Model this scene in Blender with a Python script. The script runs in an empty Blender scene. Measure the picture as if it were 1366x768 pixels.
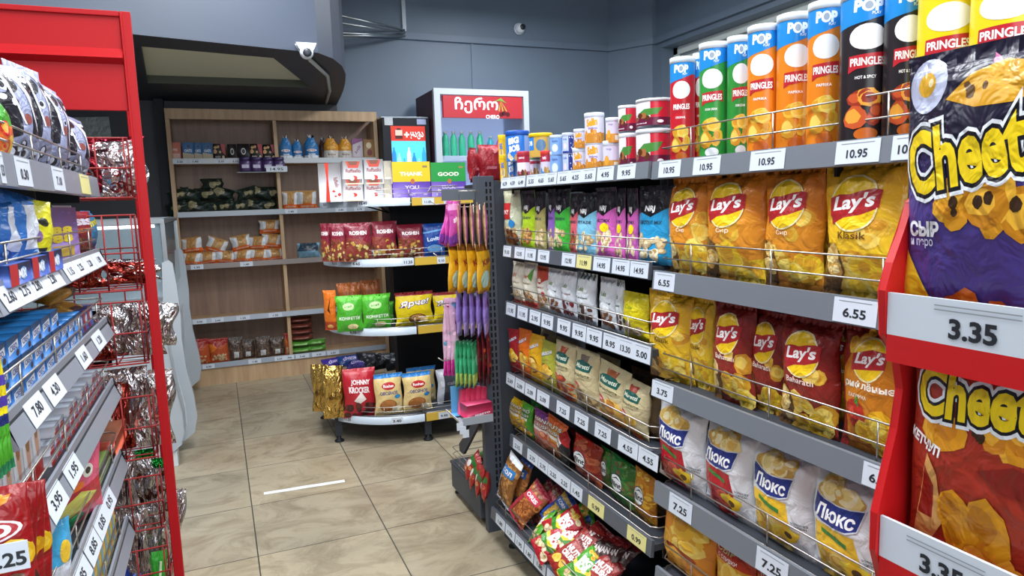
import bpy, math, random
from mathutils import Vector, Matrix
from mathutils.geometry import tessellate_polygon
PI = math.pi
scene = bpy.context.scene
COL = scene.collection

# ------------------------------------------------------------------ camera
F_PX, YAW, PITCH, ROLL, CAM_H = 930.5, 0.3970, -0.1242, -0.0327, 1.57
def _axes():
    f = Vector((math.sin(YAW)*math.cos(PITCH), math.cos(YAW)*math.cos(PITCH), math.sin(PITCH)))
    r = Vector((math.cos(YAW), -math.sin(YAW), 0)); u = r.cross(f)
    c, s = math.cos(ROLL), math.sin(ROLL)
    return c*r+s*u, -s*r+c*u, f
AX_R, AX_U, AX_F = _axes()
CAM = Vector((0, 0, CAM_H))
cd = bpy.data.cameras.new('camera'); cam = bpy.data.objects.new('camera', cd); COL.objects.link(cam)
cd.sensor_width = 36; cd.lens = F_PX*36/1366; cd.clip_start = 0.02; cd.clip_end = 60
m = Matrix((AX_R, AX_U, -AX_F)).transposed().to_4x4(); m.translation = CAM; cam.matrix_world = m
scene.camera = cam

# ------------------------------------------------------------------ view, world, lights
scene.view_settings.view_transform = 'Standard'; scene.view_settings.look = 'None'
scene.view_settings.gamma = 1; scene.view_settings.use_curve_mapping = False
scene.view_settings.exposure = 0.12
w = bpy.data.worlds.new('world'); scene.world = w; w.use_nodes = True
w.node_tree.nodes['Background'].inputs[0].default_value = (.75, .87, 1, 1)
w.node_tree.nodes['Background'].inputs[1].default_value = 1.5
LAMPS = [  # x, y, z, size x, size y, watts   (the shop's ceiling panels)
    (0.30, -0.60, 3.60, 1.2, 0.6, 50), (0.30, 1.30, 3.60, .6, 1.6, 60), (0.40, 3.55, 3.60, .8, 1.6, 88),
    (2.60, 3.00, 3.60, .6, 1.6, 46), (2.70, 5.40, 3.60, .6, 1.6, 46), (2.4, 0.3, 3.6, .6, 1.6, 30), (-1.5, 1.4, 3.6, .6, 1.6, 15), (-1.5, 3.2, 3.6, .6, 1.2, 28)]
def lamp_light(x, y, z, sx, sy, wt):
    l = bpy.data.lights.new('panel_light', 'AREA'); l.shape = 'RECTANGLE'; l.size = sx; l.size_y = sy
    l.energy = wt; l.color = (.93, .97, 1.0)
    o = bpy.data.objects.new('panel_light', l); COL.objects.link(o); o.location = (x, y, z-.03)
for L in LAMPS: lamp_light(*L)
# area light added behind the camera as frontal fill; no window is modelled there
l = bpy.data.lights.new('front_fill_light', 'AREA'); l.shape = 'RECTANGLE'; l.size = 4.2; l.size_y = 2.2; l.energy = 95; l.color = (.9, .96, 1)
o = bpy.data.objects.new('front_fill_light', l); COL.objects.link(o); o.location = (.8, -2.12, 1.9); o.rotation_euler = (PI/2, 0, 0)

# ------------------------------------------------------------------ photo measurements: a column or row of the photo to a distance along a known plane
def ray(px, py):
    return ((px-683)/F_PX)*AX_R - ((py-384)/F_PX)*AX_U + AX_F
def hit(px, py, ax, val):
    d = ray(px, py); t = (val-CAM[ax])/d[ax]; return CAM + t*d
def yof(px, X, z):      # y of the point on the vertical plane X at height z seen in column px
    k = (px-683)/F_PX; a = AX_R - k*AX_F
    return -(a.x*X + a.z*(z-CAM_H))/a.y
def xof(px, Y, z):
    k = (px-683)/F_PX; a = AX_R - k*AX_F
    return -(a.y*Y + a.z*(z-CAM_H))/a.x
def zof(py, X, Y):
    k = (py-384)/F_PX; a = -AX_U - k*AX_F
    return CAM_H - (a.x*X + a.y*Y)/a.z

# ------------------------------------------------------------------ materials
def lin(h):
    if isinstance(h, tuple): return h
    h = h.lstrip('#'); out = []
    for i in (0, 2, 4):
        c = int(h[i:i+2], 16)/255
        out.append(c/12.92 if c <= .04045 else ((c+.055)/1.055)**2.4)
    return tuple(out)
_M = {}
def mat(col, kind='film'):
    key = (col, kind)
    if key in _M: return _M[key]
    mt = bpy.data.materials.new(kind + '_' + str(col).strip('#')); mt.use_nodes = True
    nt = mt.node_tree; b = nt.nodes['Principled BSDF']; r, g, bl = lin(col)
    b.inputs['Base Color'].default_value = (r, g, bl, 1)
    def bump(scale, strength, dist=.01, detail=3):
        tc = nt.nodes.new('ShaderNodeTexCoord'); n = nt.nodes.new('ShaderNodeTexNoise'); bp = nt.nodes.new('ShaderNodeBump')
        n.inputs['Scale'].default_value = scale; n.inputs['Detail'].default_value = detail; n.inputs['Distortion'].default_value = .6
        bp.inputs['Strength'].default_value = strength; bp.inputs['Distance'].default_value = dist
        nt.links.new(tc.outputs['Object'], n.inputs['Vector']); nt.links.new(n.outputs['Fac'], bp.inputs['Height'])
        nt.links.new(bp.outputs['Normal'], b.inputs['Normal'])
    R = b.inputs['Roughness']; Me = b.inputs['Metallic']
    if kind == 'film': R.default_value = .3; bump(22, .55, .02)
    elif kind == 'foil': R.default_value = .2; Me.default_value = .92; bump(11, 1, .06, 3)
    elif kind == 'paper': R.default_value = .55; bump(14, .3, .01)
    elif kind == 'card': R.default_value = .42
    elif kind == 'plastic': R.default_value = .35; bump(3, .1, .01)
    elif kind == 'tube': R.default_value = .28
    elif kind == 'metal': R.default_value = .28; Me.default_value = .9
    elif kind == 'paint': R.default_value = .5; b.inputs['Specular IOR Level'].default_value = .25; bump(60, .05, .002)
    elif kind == 'rail': R.default_value = .3; bump(8, .08, .01)
    elif kind == 'glass':
        R.default_value = .05; b.inputs['Transmission Weight'].default_value = 1; b.inputs['IOR'].default_value = 1.05
        b.inputs['Alpha'].default_value = .35
    elif kind == 'clear':
        R.default_value = .12; b.inputs['Alpha'].default_value = .22
    elif kind.startswith('glow'):
        b.inputs['Emission Color'].default_value = (r, g, bl, 1); b.inputs['Emission Strength'].default_value = float(kind[4:] or 1); R.default_value = .4
    _M[key] = mt
    return mt
def pattern_mat(name, build):
    mt = bpy.data.materials.new(name); mt.use_nodes = True; nt = mt.node_tree
    build(nt, nt.nodes['Principled BSDF'], lambda t: nt.nodes.new('ShaderNode'+t), nt.links.new); return mt
def ramp(nt, stops):
    r = nt.nodes.new('ShaderNodeValToRGB'); e = r.color_ramp.elements
    while len(e) < len(stops): e.new(.5)
    for i, (p, c) in enumerate(stops): e[i].position = p; e[i].color = (*lin(c), 1)
    return r
def _tiles(nt, b, N, L):
    tc = N('TexCoord'); mp = N('Mapping'); mp.inputs['Location'].default_value = (-.06+6, -3.24+6.0, 0)
    L(tc.outputs['Object'], mp.inputs['Vector'])
    br = N('TexBrick'); br.offset = 0; br.squash = 1
    br.inputs['Scale'].default_value = 1; br.inputs['Brick Width'].default_value = .59; br.inputs['Row Height'].default_value = .59
    br.inputs['Mortar Size'].default_value = .0032; br.inputs['Mortar Smooth'].default_value = .3
    br.inputs['Color1'].default_value = (.9, .9, .9, 1); br.inputs['Color2'].default_value = (1.08, 1.06, 1.02, 1)
    mp.inputs['Location'].default_value = (-.06+.59*10, -3.24+.59*10, 0)
    L(mp.outputs['Vector'], br.inputs['Vector'])
    n1 = N('TexNoise'); n1.inputs['Scale'].default_value = 2.9; n1.inputs['Detail'].default_value = 9; n1.inputs['Roughness'].default_value = .72; n1.inputs['Distortion'].default_value = 1.9
    mp2 = N('Mapping'); mp2.inputs['Scale'].default_value = (1, 1.5, 1); mp2.inputs['Rotation'].default_value = (0, 0, .5)
    L(tc.outputs['Object'], mp2.inputs['Vector']); L(mp2.outputs['Vector'], n1.inputs['Vector'])
    r1 = ramp(nt, [(.3, '#7f7462'), (.45, '#968b76'), (.55, '#a59b86'), (.68, '#a1957f'), (.8, '#8c8272')]); L(n1.outputs['Fac'], r1.inputs['Fac'])
    n2 = N('TexNoise'); n2.inputs['Scale'].default_value = .9; n2.inputs['Detail'].default_value = 3; L(tc.outputs['Object'], n2.inputs['Vector'])
    r2 = ramp(nt, [(.35, '#b9a08a'), (.5, '#ffffff'), (.65, '#c6ccd2')]); L(n2.outputs['Fac'], r2.inputs['Fac'])
    mx = N('Mix'); mx.data_type = 'RGBA'; mx.blend_type = 'MULTIPLY'; mx.inputs[0].default_value = .45; L(r1.outputs[0], mx.inputs[6]); L(r2.outputs[0], mx.inputs[7])
    m2 = N('Mix'); m2.data_type = 'RGBA'; m2.blend_type = 'MULTIPLY'; m2.inputs[0].default_value = 1; L(mx.outputs[2], m2.inputs[6]); L(br.outputs['Color'], m2.inputs[7])
    m3 = N('Mix'); m3.data_type = 'RGBA'; m3.inputs[7].default_value = (.05, .045, .04, 1); L(br.outputs['Fac'], m3.inputs[0]); L(m2.outputs[2], m3.inputs[6])
    L(m3.outputs[2], b.inputs['Base Color']); b.inputs['Roughness'].default_value = .36
    bp = N('Bump'); bp.inputs['Strength'].default_value = .2; bp.inputs['Distance'].default_value = .003; L(n1.outputs['Fac'], bp.inputs['Height']); L(bp.outputs['Normal'], b.inputs['Normal'])
FLOOR_M = pattern_mat('stone_tile_floor', _tiles)
def _wallp(col):
    def f(nt, b, N, L):
        tc = N('TexCoord'); n = N('TexNoise'); n.inputs['Scale'].default_value = 1.2; n.inputs['Detail'].default_value = 4
        L(tc.outputs['Object'], n.inputs['Vector']); c = lin(col)
        r = ramp(nt, [(.3, tuple(x*.92 for x in c)), (.7, tuple(x*1.06 for x in c))]); L(n.outputs['Fac'], r.inputs['Fac']); L(r.outputs[0], b.inputs['Base Color'])
        n2 = N('TexNoise'); n2.inputs['Scale'].default_value = 90; bp = N('Bump'); bp.inputs['Strength'].default_value = .08; bp.inputs['Distance'].default_value = .003
        L(tc.outputs['Object'], n2.inputs['Vector']); L(n2.outputs['Fac'], bp.inputs['Height']); L(bp.outputs['Normal'], b.inputs['Normal']); b.inputs['Roughness'].default_value = .5
    return f
WALL_M = pattern_mat('slate_blue_wall_paint', _wallp('#677688'))
DARK_M = pattern_mat('dark_wall_tone', _wallp('#33373f'))
BULK_M = pattern_mat('blue_grey_bulkhead_paint', _wallp('#3d4656'))
def _woodp(c1, c2):
    def f(nt, b, N, L):
        tc = N('TexCoord'); mp = N('Mapping'); mp.inputs['Scale'].default_value = (9, 9, .9); n = N('TexNoise'); n.inputs['Scale'].default_value = 2.4; n.inputs['Detail'].default_value = 6; n.inputs['Distortion'].default_value = .4
        L(tc.outputs['Object'], mp.inputs['Vector']); L(mp.outputs['Vector'], n.inputs['Vector'])
        r = ramp(nt, [(.3, c1), (.7, c2)]); L(n.outputs['Fac'], r.inputs['Fac']); L(r.outputs[0], b.inputs['Base Color']); b.inputs['Roughness'].default_value = .45
    return f
WOOD_M = pattern_mat('pale_oak_laminate', _woodp('#a98a68', '#c2a480'))
WOODB_M = pattern_mat('brown_oak_back_laminate', _woodp('#83695a', '#997e6b'))

# ------------------------------------------------------------------ mesh builder
class MB:
    def __init__(s): s.v = []; s.f = []; s.m = []; s.mats = []; s.sm = []; s.n = {}
    def mi(s, m):
        if m not in s.mats: s.mats.append(m)
        return s.mats.index(m)
    def add(s, vs, fs, m, smooth=False, normals=None):
        o = len(s.v); k = s.mi(m); s.v += [tuple(v) for v in vs]
        for f in fs: s.f.append(tuple(i+o for i in f)); s.m.append(k); s.sm.append(smooth)
        if normals:
            for i, n in enumerate(normals): s.n[o+i] = n
    def box(s, x0, y0, z0, x1, y1, z1, m):
        x0, x1 = min(x0, x1), max(x0, x1); y0, y1 = min(y0, y1), max(y0, y1); z0, z1 = min(z0, z1), max(z0, z1)
        vs = [(x, y, z) for x in (x0, x1) for y in (y0, y1) for z in (z0, z1)]
        s.add(vs, [(0, 1, 3, 2), (4, 6, 7, 5), (0, 4, 5, 1), (2, 3, 7, 6), (0, 2, 6, 4), (1, 5, 7, 3)], m)
    def prism(s, pts, axis, a0, a1, m, smooth=False):   # 2D outline extruded along an axis
        def P(p, a):
            return (a, p[0], p[1]) if axis == 0 else (p[0], a, p[1]) if axis == 1 else (p[0], p[1], a)
        n = len(pts); vs = [P(p, a0) for p in pts] + [P(p, a1) for p in pts]
        tris = tessellate_polygon([[Vector((p[0], p[1], 0)) for p in pts]])
        fs = [tuple(t) for t in tris] + [tuple(i+n for i in reversed(t)) for t in tris] + [(i, (i+1) % n, (i+1) % n+n, i+n) for i in range(n)]
        s.add(vs, fs, m, smooth)
    def tube(s, pts, r, m, n=6, closed=False):
        pts = [Vector(p) for p in pts]; k = len(pts); vs = []; fs = []
        for i, p in enumerate(pts):
            a = pts[i-1] if (i > 0 or closed) else p; b = pts[(i+1) % k] if (i < k-1 or closed) else p
            d = (b-a).normalized(); up = Vector((0, 0, 1)) if abs(d.z) < .9 else Vector((1, 0, 0))
            e1 = d.cross(up).normalized(); e2 = d.cross(e1)
            for j in range(n):
                t = 2*PI*j/n; vs.append(p + r*(math.cos(t)*e1 + math.sin(t)*e2))
        for i in range(k if closed else k-1):
            for j in range(n):
                a = i*n+j; b = i*n+(j+1) % n; c = ((i+1) % k)*n+(j+1) % n; d2 = ((i+1) % k)*n+j
                fs.append((a, b, c, d2))
        if not closed: fs += [tuple(range(n-1, -1, -1)), tuple(range((k-1)*n, k*n))]
        s.add(vs, fs, m, True)
    def lathe(s, prof, m, n=32, c=(0, 0, 0)):          # (radius, z) outline
        vs = []; fs = []
        for r, z in prof:
            for j in range(n): t = 2*PI*j/n; vs.append((c[0]+r*math.cos(t), c[1]+r*math.sin(t), c[2]+z))
        for i in range(len(prof)-1):
            for j in range(n): fs.append((i*n+j, i*n+(j+1) % n, (i+1)*n+(j+1) % n, (i+1)*n+j))
        fs.append(tuple(range(n-1, -1, -1))); fs.append(tuple(range((len(prof)-1)*n, len(prof)*n)))
        s.add(vs, fs, m, True)
    def mesh(s, name, bevel=0):
        me = bpy.data.meshes.new(name); me.from_pydata(s.v, [], s.f)
        for mt in s.mats: me.materials.append(mt)
        me.polygons.foreach_set('material_index', s.m); me.polygons.foreach_set('use_smooth', s.sm); me.update()
        if s.n:
            ns = [tuple(v.normal) for v in me.vertices]
            for i, n in s.n.items(): ns[i] = n
            me.normals_split_custom_set_from_vertices(ns)
        return me
    def build(s, name, parent=None, bevel=0):
        o = bpy.data.objects.new(name, s.mesh(name)); COL.objects.link(o); o.parent = parent
        if bevel:
            b = o.modifiers.new('edge', 'BEVEL'); b.width = bevel; b.segments = 2; b.limit_method = 'ANGLE'
        return o
def tag(o, label, cat, group=None, kind=None):
    o['label'] = label; o['category'] = cat
    if group: o['group'] = group
    if kind: o['kind'] = kind
    return o
def struct(mb, name, bevel=0):
    o = mb.build(name, None, bevel); o['kind'] = 'structure'; return o
def thing(name, loc, label, cat, group=None, rz=0):
    o = bpy.data.objects.new(name, None); COL.objects.link(o); o.location = loc; o.rotation_euler.z = rz; o.empty_display_size = .05
    return tag(o, label, cat, group)
def dup(o):
    c = o.copy(); COL.objects.link(c)
    for ch in list(o.children):
        d = ch.copy(); COL.objects.link(d); d.parent = c
        for g in list(ch.children):
            e = g.copy(); COL.objects.link(e); e.parent = d
    return c

# ------------------------------------------------------------------ lettering as flat meshes
_T = {}
def text_shape(s, off=0.0, shear=0.0):
    k = (s, off, shear)
    if k in _T: return _T[k]
    cu = bpy.data.curves.new('t', 'FONT'); cu.body = s; cu.size = 1; cu.resolution_u = 3; cu.offset = off; cu.shear = shear; cu.fill_mode = 'FRONT'
    ob = bpy.data.objects.new('t', cu); COL.objects.link(ob); dg = bpy.context.evaluated_depsgraph_get()
    me = bpy.data.meshes.new_from_object(ob.evaluated_get(dg)); vs = [(v.co.x, v.co.y) for v in me.vertices]; fs = [tuple(p.vertices) for p in me.polygons]
    bpy.data.objects.remove(ob); bpy.data.curves.remove(cu); bpy.data.meshes.remove(me)
    if not vs: vs = [(0, 0), (1, 0), (1, 1)]; fs = []
    bb = (min(v[0] for v in vs), min(v[1] for v in vs), max(v[0] for v in vs), max(v[1] for v in vs))
    _T[k] = (vs, fs, bb); return _T[k]
def txt(s, cx, cy, w, h, rot=0, off=.012, shear=0):     # polygons of a word fitted into w x h around cx, cy
    _, _, bb = text_shape(s, min(off, .02), shear); vs, fs, _ = text_shape(s, off, shear)
    sx = w/max(bb[2]-bb[0], 1e-3); sy = h/max(bb[3]-bb[1], 1e-3); mx = (bb[0]+bb[2])/2; my = (bb[1]+bb[3])/2; c, q = math.cos(rot), math.sin(rot)
    out = []
    P = [((x-mx)*sx, (y-my)*sy) for x, y in vs]; P = [(cx+c*x-q*y, cy+q*x+c*y) for x, y in P]
    for f in fs: out.append([P[i] for i in f])
    return out
def flat_text(mb, s, origin, ex, ey, cx, cy, w, h, m, lift=.0006, off=.012):
    o = Vector(origin); ex = Vector(ex); ey = Vector(ey); nn = ex.cross(ey).normalized()
    for f in txt(s, cx, cy, w, h, 0, off): mb.add([o+ex*x+ey*y+nn*lift for x, y in f], [tuple(range(len(f)))], m)
# ------------------------------------------------------------------ printed surfaces: prints follow the surface they lie on
def clip(poly, ax, val, keep_gt):
    out = []; n = len(poly)
    for i in range(n):
        a, b = poly[i], poly[(i+1) % n]
        ia = (a[ax] >= val) if keep_gt else (a[ax] <= val); ib = (b[ax] >= val) if keep_gt else (b[ax] <= val)
        if ia: out.append(a)
        if ia != ib:
            t = (val-a[ax])/(b[ax]-a[ax]); p = [a[0]+t*(b[0]-a[0]), a[1]+t*(b[1]-a[1])]; p[ax] = val; out.append(tuple(p))
    return out
def cells(poly, U, V):
    out = []
    for ax, G in ((0, U), (1, V)):
        src = out if ax else [poly]; nxt = []
        for p in src:
            lo = min(q[ax] for q in p); hi = max(q[ax] for q in p)
            for i in range(len(G)-1):
                if G[i+1] <= lo or G[i] >= hi: continue
                c = p
                if lo < G[i]: c = clip(c, ax, G[i], True)
                if c and hi > G[i+1]: c = clip(c, ax, G[i+1], False)
                if len(c) > 2: nxt.append(c)
        out = nxt
    return out
def bisect_idx(G, x):
    lo, hi = 0, len(G)-2
    while lo < hi:
        mid = (lo+hi+1)//2
        if G[mid] <= x+1e-9: lo = mid
        else: hi = mid-1
    return lo
class Surf:
    """A grid of points over (u, v); prints are cut along its lines and laid on it."""
    def __init__(s, U, V, f):
        s.U, s.V = U, V; s.P = [[Vector(f(u, v)) for u in U] for v in V]; s.N = []
        e = 1e-3
        for v in V:
            row = []
            for u in U:
                du = Vector(f(min(u+e, 1), v))-Vector(f(max(u-e, -1), v)); dv = Vector(f(u, min(v+e, 1)))-Vector(f(u, max(v-e, 0)))
                n = du.cross(dv); row.append(n.normalized() if n.length > 1e-12 else Vector((0, -1, 0)))
            s.N.append(row)
    def at(s, u, v):
        i, j, up = s.cell
        a = (u-s.U[i])/(s.U[i+1]-s.U[i]); b = (v-s.V[j])/(s.V[j+1]-s.V[j])
        if up: q = lambda G: G[j][i]*(1-b)+G[j+1][i]*(b-a)+G[j+1][i+1]*a
        else: q = lambda G: G[j][i]*(1-a)+G[j][i+1]*(a-b)+G[j+1][i+1]*b
        return q(s.P), q(s.N).normalized()
    def lay(s, mb, poly, m, eps):
        lo_u, hi_u = s.U[0], s.U[-1]
        poly = [(min(max(p[0], lo_u), hi_u), min(max(p[1], s.V[0]), s.V[-1])) for p in poly]
        if sum(poly[i-1][0]*poly[i][1]-poly[i][0]*poly[i-1][1] for i in range(len(poly))) < 0: poly = poly[::-1]
        for c in cells(poly, s.U, s.V):
            mu = sum(q[0] for q in c)/len(c); mv = sum(q[1] for q in c)/len(c); i = bisect_idx(s.U, mu); j = bisect_idx(s.V, mv)
            du = s.U[i+1]-s.U[i]; dv = s.V[j+1]-s.V[j]
            ds = [(q[1]-s.V[j])/dv-(q[0]-s.U[i])/du for q in c]
            for up in (True, False):
                if up and max(ds) < 1e-7 or not up and min(ds) > -1e-7: continue
                out = []; k = len(c)
                for t in range(k):
                    A, B, da, db = c[t], c[(t+1) % k], ds[t], ds[(t+1) % k]; ia = da >= 0 if up else da <= 0; ib = db >= 0 if up else db <= 0
                    if ia: out.append(A)
                    if ia != ib and abs(da-db) > 1e-12: w = da/(da-db); out.append((A[0]+w*(B[0]-A[0]), A[1]+w*(B[1]-A[1])))
                if len(out) < 3: continue
                s.cell = (i, j, up); vs = []; ns = []
                for u, v in out:
                    p, n = s.at(u, v); vs.append(p+n*eps); ns.append(tuple(n))
                mb.add(vs, [tuple(range(len(vs)))], m, True, ns)
def blob(rnd, cx, cy, rx, ry, n=9, j=.25):
    a0 = rnd.random()*6
    return [(cx+rx*math.cos(a0+2*PI*i/n)*(1-j*rnd.random()), cy+ry*math.sin(a0+2*PI*i/n)*(1-j*rnd.random())) for i in range(n)]
def print_on(surf, mb, prints, W, H, kind, seed=1):
    """prints: ('r',u0,v0,u1,v1,col) ('e',u,v,ru,rv,col) ('p',pts,col) ('t',word,u,v,w,h,col,rot,off,shear) ('c',u0,v0,u1,v1,n,size,cols) blobs"""
    rnd = random.Random(seed); L = 0; hw = W/2
    for p in prints:
        L += 1; eps = .0002+L*.00007; k = p[0]
        if k == 'r':
            _, a, b, c, d, col = p; surf.lay(mb, [(a, b), (c, b), (c, d), (a, d)], mat(col, kind), eps)
        elif k == 'e':
            _, u, v, ru, rv, col = p; surf.lay(mb, [(u+ru*math.cos(2*PI*i/22), v+rv*math.sin(2*PI*i/22)) for i in range(22)], mat(col, kind), eps)
        elif k == 'p':
            pts = p[1]
            for t in tessellate_polygon([[Vector((a, b, 0)) for a, b in pts]]): surf.lay(mb, [pts[i] for i in t], mat(p[2], kind), eps)
        elif k == 't':
            _, word, u, v, tw, th, col = p[:7]; rot = p[7] if len(p) > 7 else 0; off = p[8] if len(p) > 8 else .015; sh = p[9] if len(p) > 9 else 0
            for f in txt(word, 0, 0, tw*hw, th*H, rot, off, sh): surf.lay(mb, [(u+x/hw, v+y/H) for x, y in f], mat(col, kind), eps)
        elif k == 'c':
            _, a, b, c, d, n, size, cols = p
            for i in range(n):
                x = a+(c-a)*rnd.random(); y = b+(d-b)*rnd.random(); sz = size*(.7+.6*rnd.random()); asp = .65+.5*rnd.random()
                L += .35; eps = .0002+L*.00007
                bb = blob(rnd, x, y, sz/hw, sz*asp/H); surf.lay(mb, bb, mat(cols[i % len(cols)], kind), eps)
                if size > .012 and len(cols) > 1:
                    L += .35; surf.lay(mb, blob(rnd, x-.15*sz/hw, y+.12*sz/H, .62*sz/hw, .62*sz*asp/H), mat(cols[(i+1) % len(cols)], kind), .0002+L*.00007)
def lin_grid(a, b, n): return [a+(b-a)*i/n for i in range(n+1)]

def bag_mesh(d, seed):
    W, H, Dp = d['dim']; style = d.get('style', 'pillow'); kind = d.get('kind', 'film'); rnd = random.Random(seed*7+3)
    ph = [rnd.random()*6.28 for _ in range(8)]; amp = d.get('wr', 1.0)
    s = .055
    def outline(u, v):
        if style == 'tied': k = 1-.62*max(0, (v-.68)/.32)**.8 if v > .68 else 1-.04*abs(v-.35)
        elif style == 'pouch': k = 1-.03*math.sin(PI*v)
        else: k = 1-.075*math.sin(PI*v)**.8
        return u*W/2*k + .004*amp*math.sin(9*v+ph[0])*abs(u)
    def prof(v):
        if style == 'pouch':
            return max(0, min(1, (1-v)/.9))**.75*min(1, .55+v*4) if v < .94 else .0
        if style == 'tied': return min(1, (v+.03)/.12)**.5*(1 if v < .62 else max(.12, 1-(v-.62)/.38*.95))
        t = (v-s)/(1-2*s)
        return 0 if t <= 0 or t >= 1 else math.sin(PI*t)**.55
    def f(side):
        def g(u, v):
            th = Dp/2*prof(v)*(1-abs(u)**2.6)**.75 if abs(u) < 1 else 0
            edge = math.exp(-((v-s)/.13)**2)+math.exp(-((1-s-v)/.13)**2)
            wr = amp*.0035*(W/.15)*edge*math.sin(u*13+ph[1]+2*math.sin(3*v+ph[2]))*(1-abs(u)**4)*(1 if prof(v) > .02 else .1)
            wr += amp*.0022*(W/.15)*math.sin(u*5+v*9+ph[3])*math.sin(v*7-u*3+ph[4])*(1-abs(u)**2)*(1 if prof(v) > .02 else 0)
            wr += amp*.0016*(W/.15)*math.sin(v*23+u*8*math.sin(ph[6])+ph[5])*(abs(u)**1.5)*(1-abs(u)**8)*(1 if prof(v) > .02 else 0)
            y = side*(th+.0006+max(wr, -th*.8)) + .006*amp*math.sin(2.2*v*PI+ph[7])*max(0, v-.8)*3
            return (outline(u, v), y, v*H)
        return g
    nu, nv = 14, 20
    U = [math.sin(PI/2*(2*i/nu-1)*.98)/math.sin(PI/2*.98) for i in range(nu+1)]; V = sorted(set([0, s, 1-s, 1]+[s+(1-2*s)*.5*(1-math.cos(PI*i/(nv-2))) for i in range(1, nv-2)]))
    fr = Surf(U, V, f(-1)); bk = f(1); mb = MB(); base = mat(d['base'], kind)
    nU, nV = len(U), len(V); vs = [p for r in fr.P for p in r]; vs += [Vector(bk(u, v)) for v in V for u in U]; o = nU*nV; fs = []
    for j in range(nV-1):
        for i in range(nU-1):
            a = j*nU+i; fs += [(a, a+1, a+1+nU), (a, a+1+nU, a+nU)]; b = o+a; fs.append((b, b+nU, b+1+nU, b+1))
        fs.append((j*nU, (j+1)*nU, o+(j+1)*nU, o+j*nU)); e = nU-1; fs.append((j*nU+e, o+j*nU+e, o+(j+1)*nU+e, (j+1)*nU+e))
    for i in range(nU-1):
        fs.append((i, o+i, o+i+1, i+1)); t = (nV-1)*nU+i; fs.append((t, t+1, o+t+1, o+t))
    mb.add(vs, fs, base, True)
    print_on(fr, mb, d.get('pr', []), W, H, kind, seed)
    if style == 'tied':       # ruffled top of a tied bag
        c = mat(d.get('ruff', '#dfe6ee'), 'film'); R = rnd
        for k in range(7):
            a = 2*PI*k/7; x = math.cos(a)*W*.24; y = math.sin(a)*W*.14
            mb.add([(0, 0, H*.9), (x*.5-.008, y*.5, H*1.02), (x, y, H*(1.08+.06*R.random())), (x*.6+.012, y*.6, H*1.0)], [(0, 1, 2, 3), (3, 2, 1, 0)], c)
    return mb.mesh('bag')
def can_mesh(d):
    W, H, _ = d['dim']; r = W/2; kind = d.get('kind', 'tube')
    n = 36; U = lin_grid(-1, 1, n); V = [0, .012, .02, .5, .97, .985, 1]
    def f(u, v):
        rr = r*(.985 if v < .012 else 1.0); a = u*PI; return (rr*math.sin(a), -rr*math.cos(a), v*H)
    S = Surf(U, V, f); mb = MB(); vs = [p for row in S.P for p in row]; k = n+1; fs = []
    for j in range(len(V)-1):
        for i in range(n): a = j*k+i; fs.append((a, a+1, a+1+k, a+k))
    mb.add(vs, fs, mat(d['base'], kind), True)
    mb.lathe([(r*.98, -.0001), (r*.985, .004)], mat('#b8bcc0', 'metal'), 36)
    print_on(S, mb, d.get('pr', []), 2*PI*r, H, kind)   # a print's u runs over the whole circumference
    return mb.mesh('tube_body')
def lid_mesh(d):
    W, H, _ = d['dim']; r = W/2; mb = MB(); c = mat(d.get('lid', '#dfe9f2'), 'plastic')
    mb.lathe([(r*1.03, H-.012), (r*1.035, H-.002), (r*1.02, H+.002), (r*.9, H+.002), (r*.88, H-.001), (.002, H-.001)], c, 36)
    return mb.mesh('lid')
def box_mesh(d):
    W, H, Dp = d['dim']; kind = d.get('kind', 'card'); mb = MB(); S = Surf([-1, 1], [0, 1], lambda u, v: (u*W/2, -Dp/2, v*H))
    e = min(.0015, Dp*.1); b = mat(d['base'], kind)
    x, y = W/2, Dp/2
    pts = [(-x+e, -y), (x-e, -y), (x, -y+e), (x, y-e), (x-e, y), (-x+e, y), (-x, y-e), (-x, -y+e)]
    mb.prism(pts, 2, 0, H, b)
    if 'top' in d: mb.box(-x+.001, -y+.001, H, x-.001, y-.001, H+.0006, mat(d['top'], kind))
    if 'side' in d:
        for q in (-1, 1): mb.box(q*x, -y+.002, .001, q*(x+.0005), y-.002, H-.001, mat(d['side'], kind))
    print_on(S, mb, d.get('pr', []), W, H, kind)
    return mb.mesh('carton')
_MESH = {}
def get_mesh(name, seed):
    d = DES[name]; st = d.get('style', 'pillow'); k = (name, seed if st in ('pillow', 'pouch', 'tied') else 0)
    if k not in _MESH:
        _MESH[k] = can_mesh(d) if st == 'can' else box_mesh(d) if st == 'box' else bag_mesh(d, seed+sum(map(ord, name)))
    return _MESH[k]
_LID = {}
ORD = ['', 'second ', 'third ', 'fourth ', 'fifth ', 'sixth ', 'seventh ', 'eighth ', 'ninth ', 'tenth ', 'eleventh ', 'twelfth ']
def put(name, loc, rz, sx, sz, label, group=None, seed=0, tilt=0, lie=0, sy=None):
    """One packet, tube or box standing with its base centre at loc, scaled from its own size."""
    d = DES[name]; st = d.get('style', 'pillow'); me = get_mesh(name, seed % 3)
    o = bpy.data.objects.new(d.get('obj', 'snack_bag'), me); COL.objects.link(o)
    o.location = loc; o.rotation_euler = (lie, tilt, rz); o.scale = (sx, sy if sy else (sx if st == 'can' else min(1.15, max(.6, sx))), sz)
    if st == 'can':
        if name not in _LID: _LID[name] = lid_mesh(d)
        l = bpy.data.objects.new('lid', _LID[name]); COL.objects.link(l); l.parent = o
    return tag(o, label, d.get('cat', 'snack bag'), group)
def words(s): return len(s.split())
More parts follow.
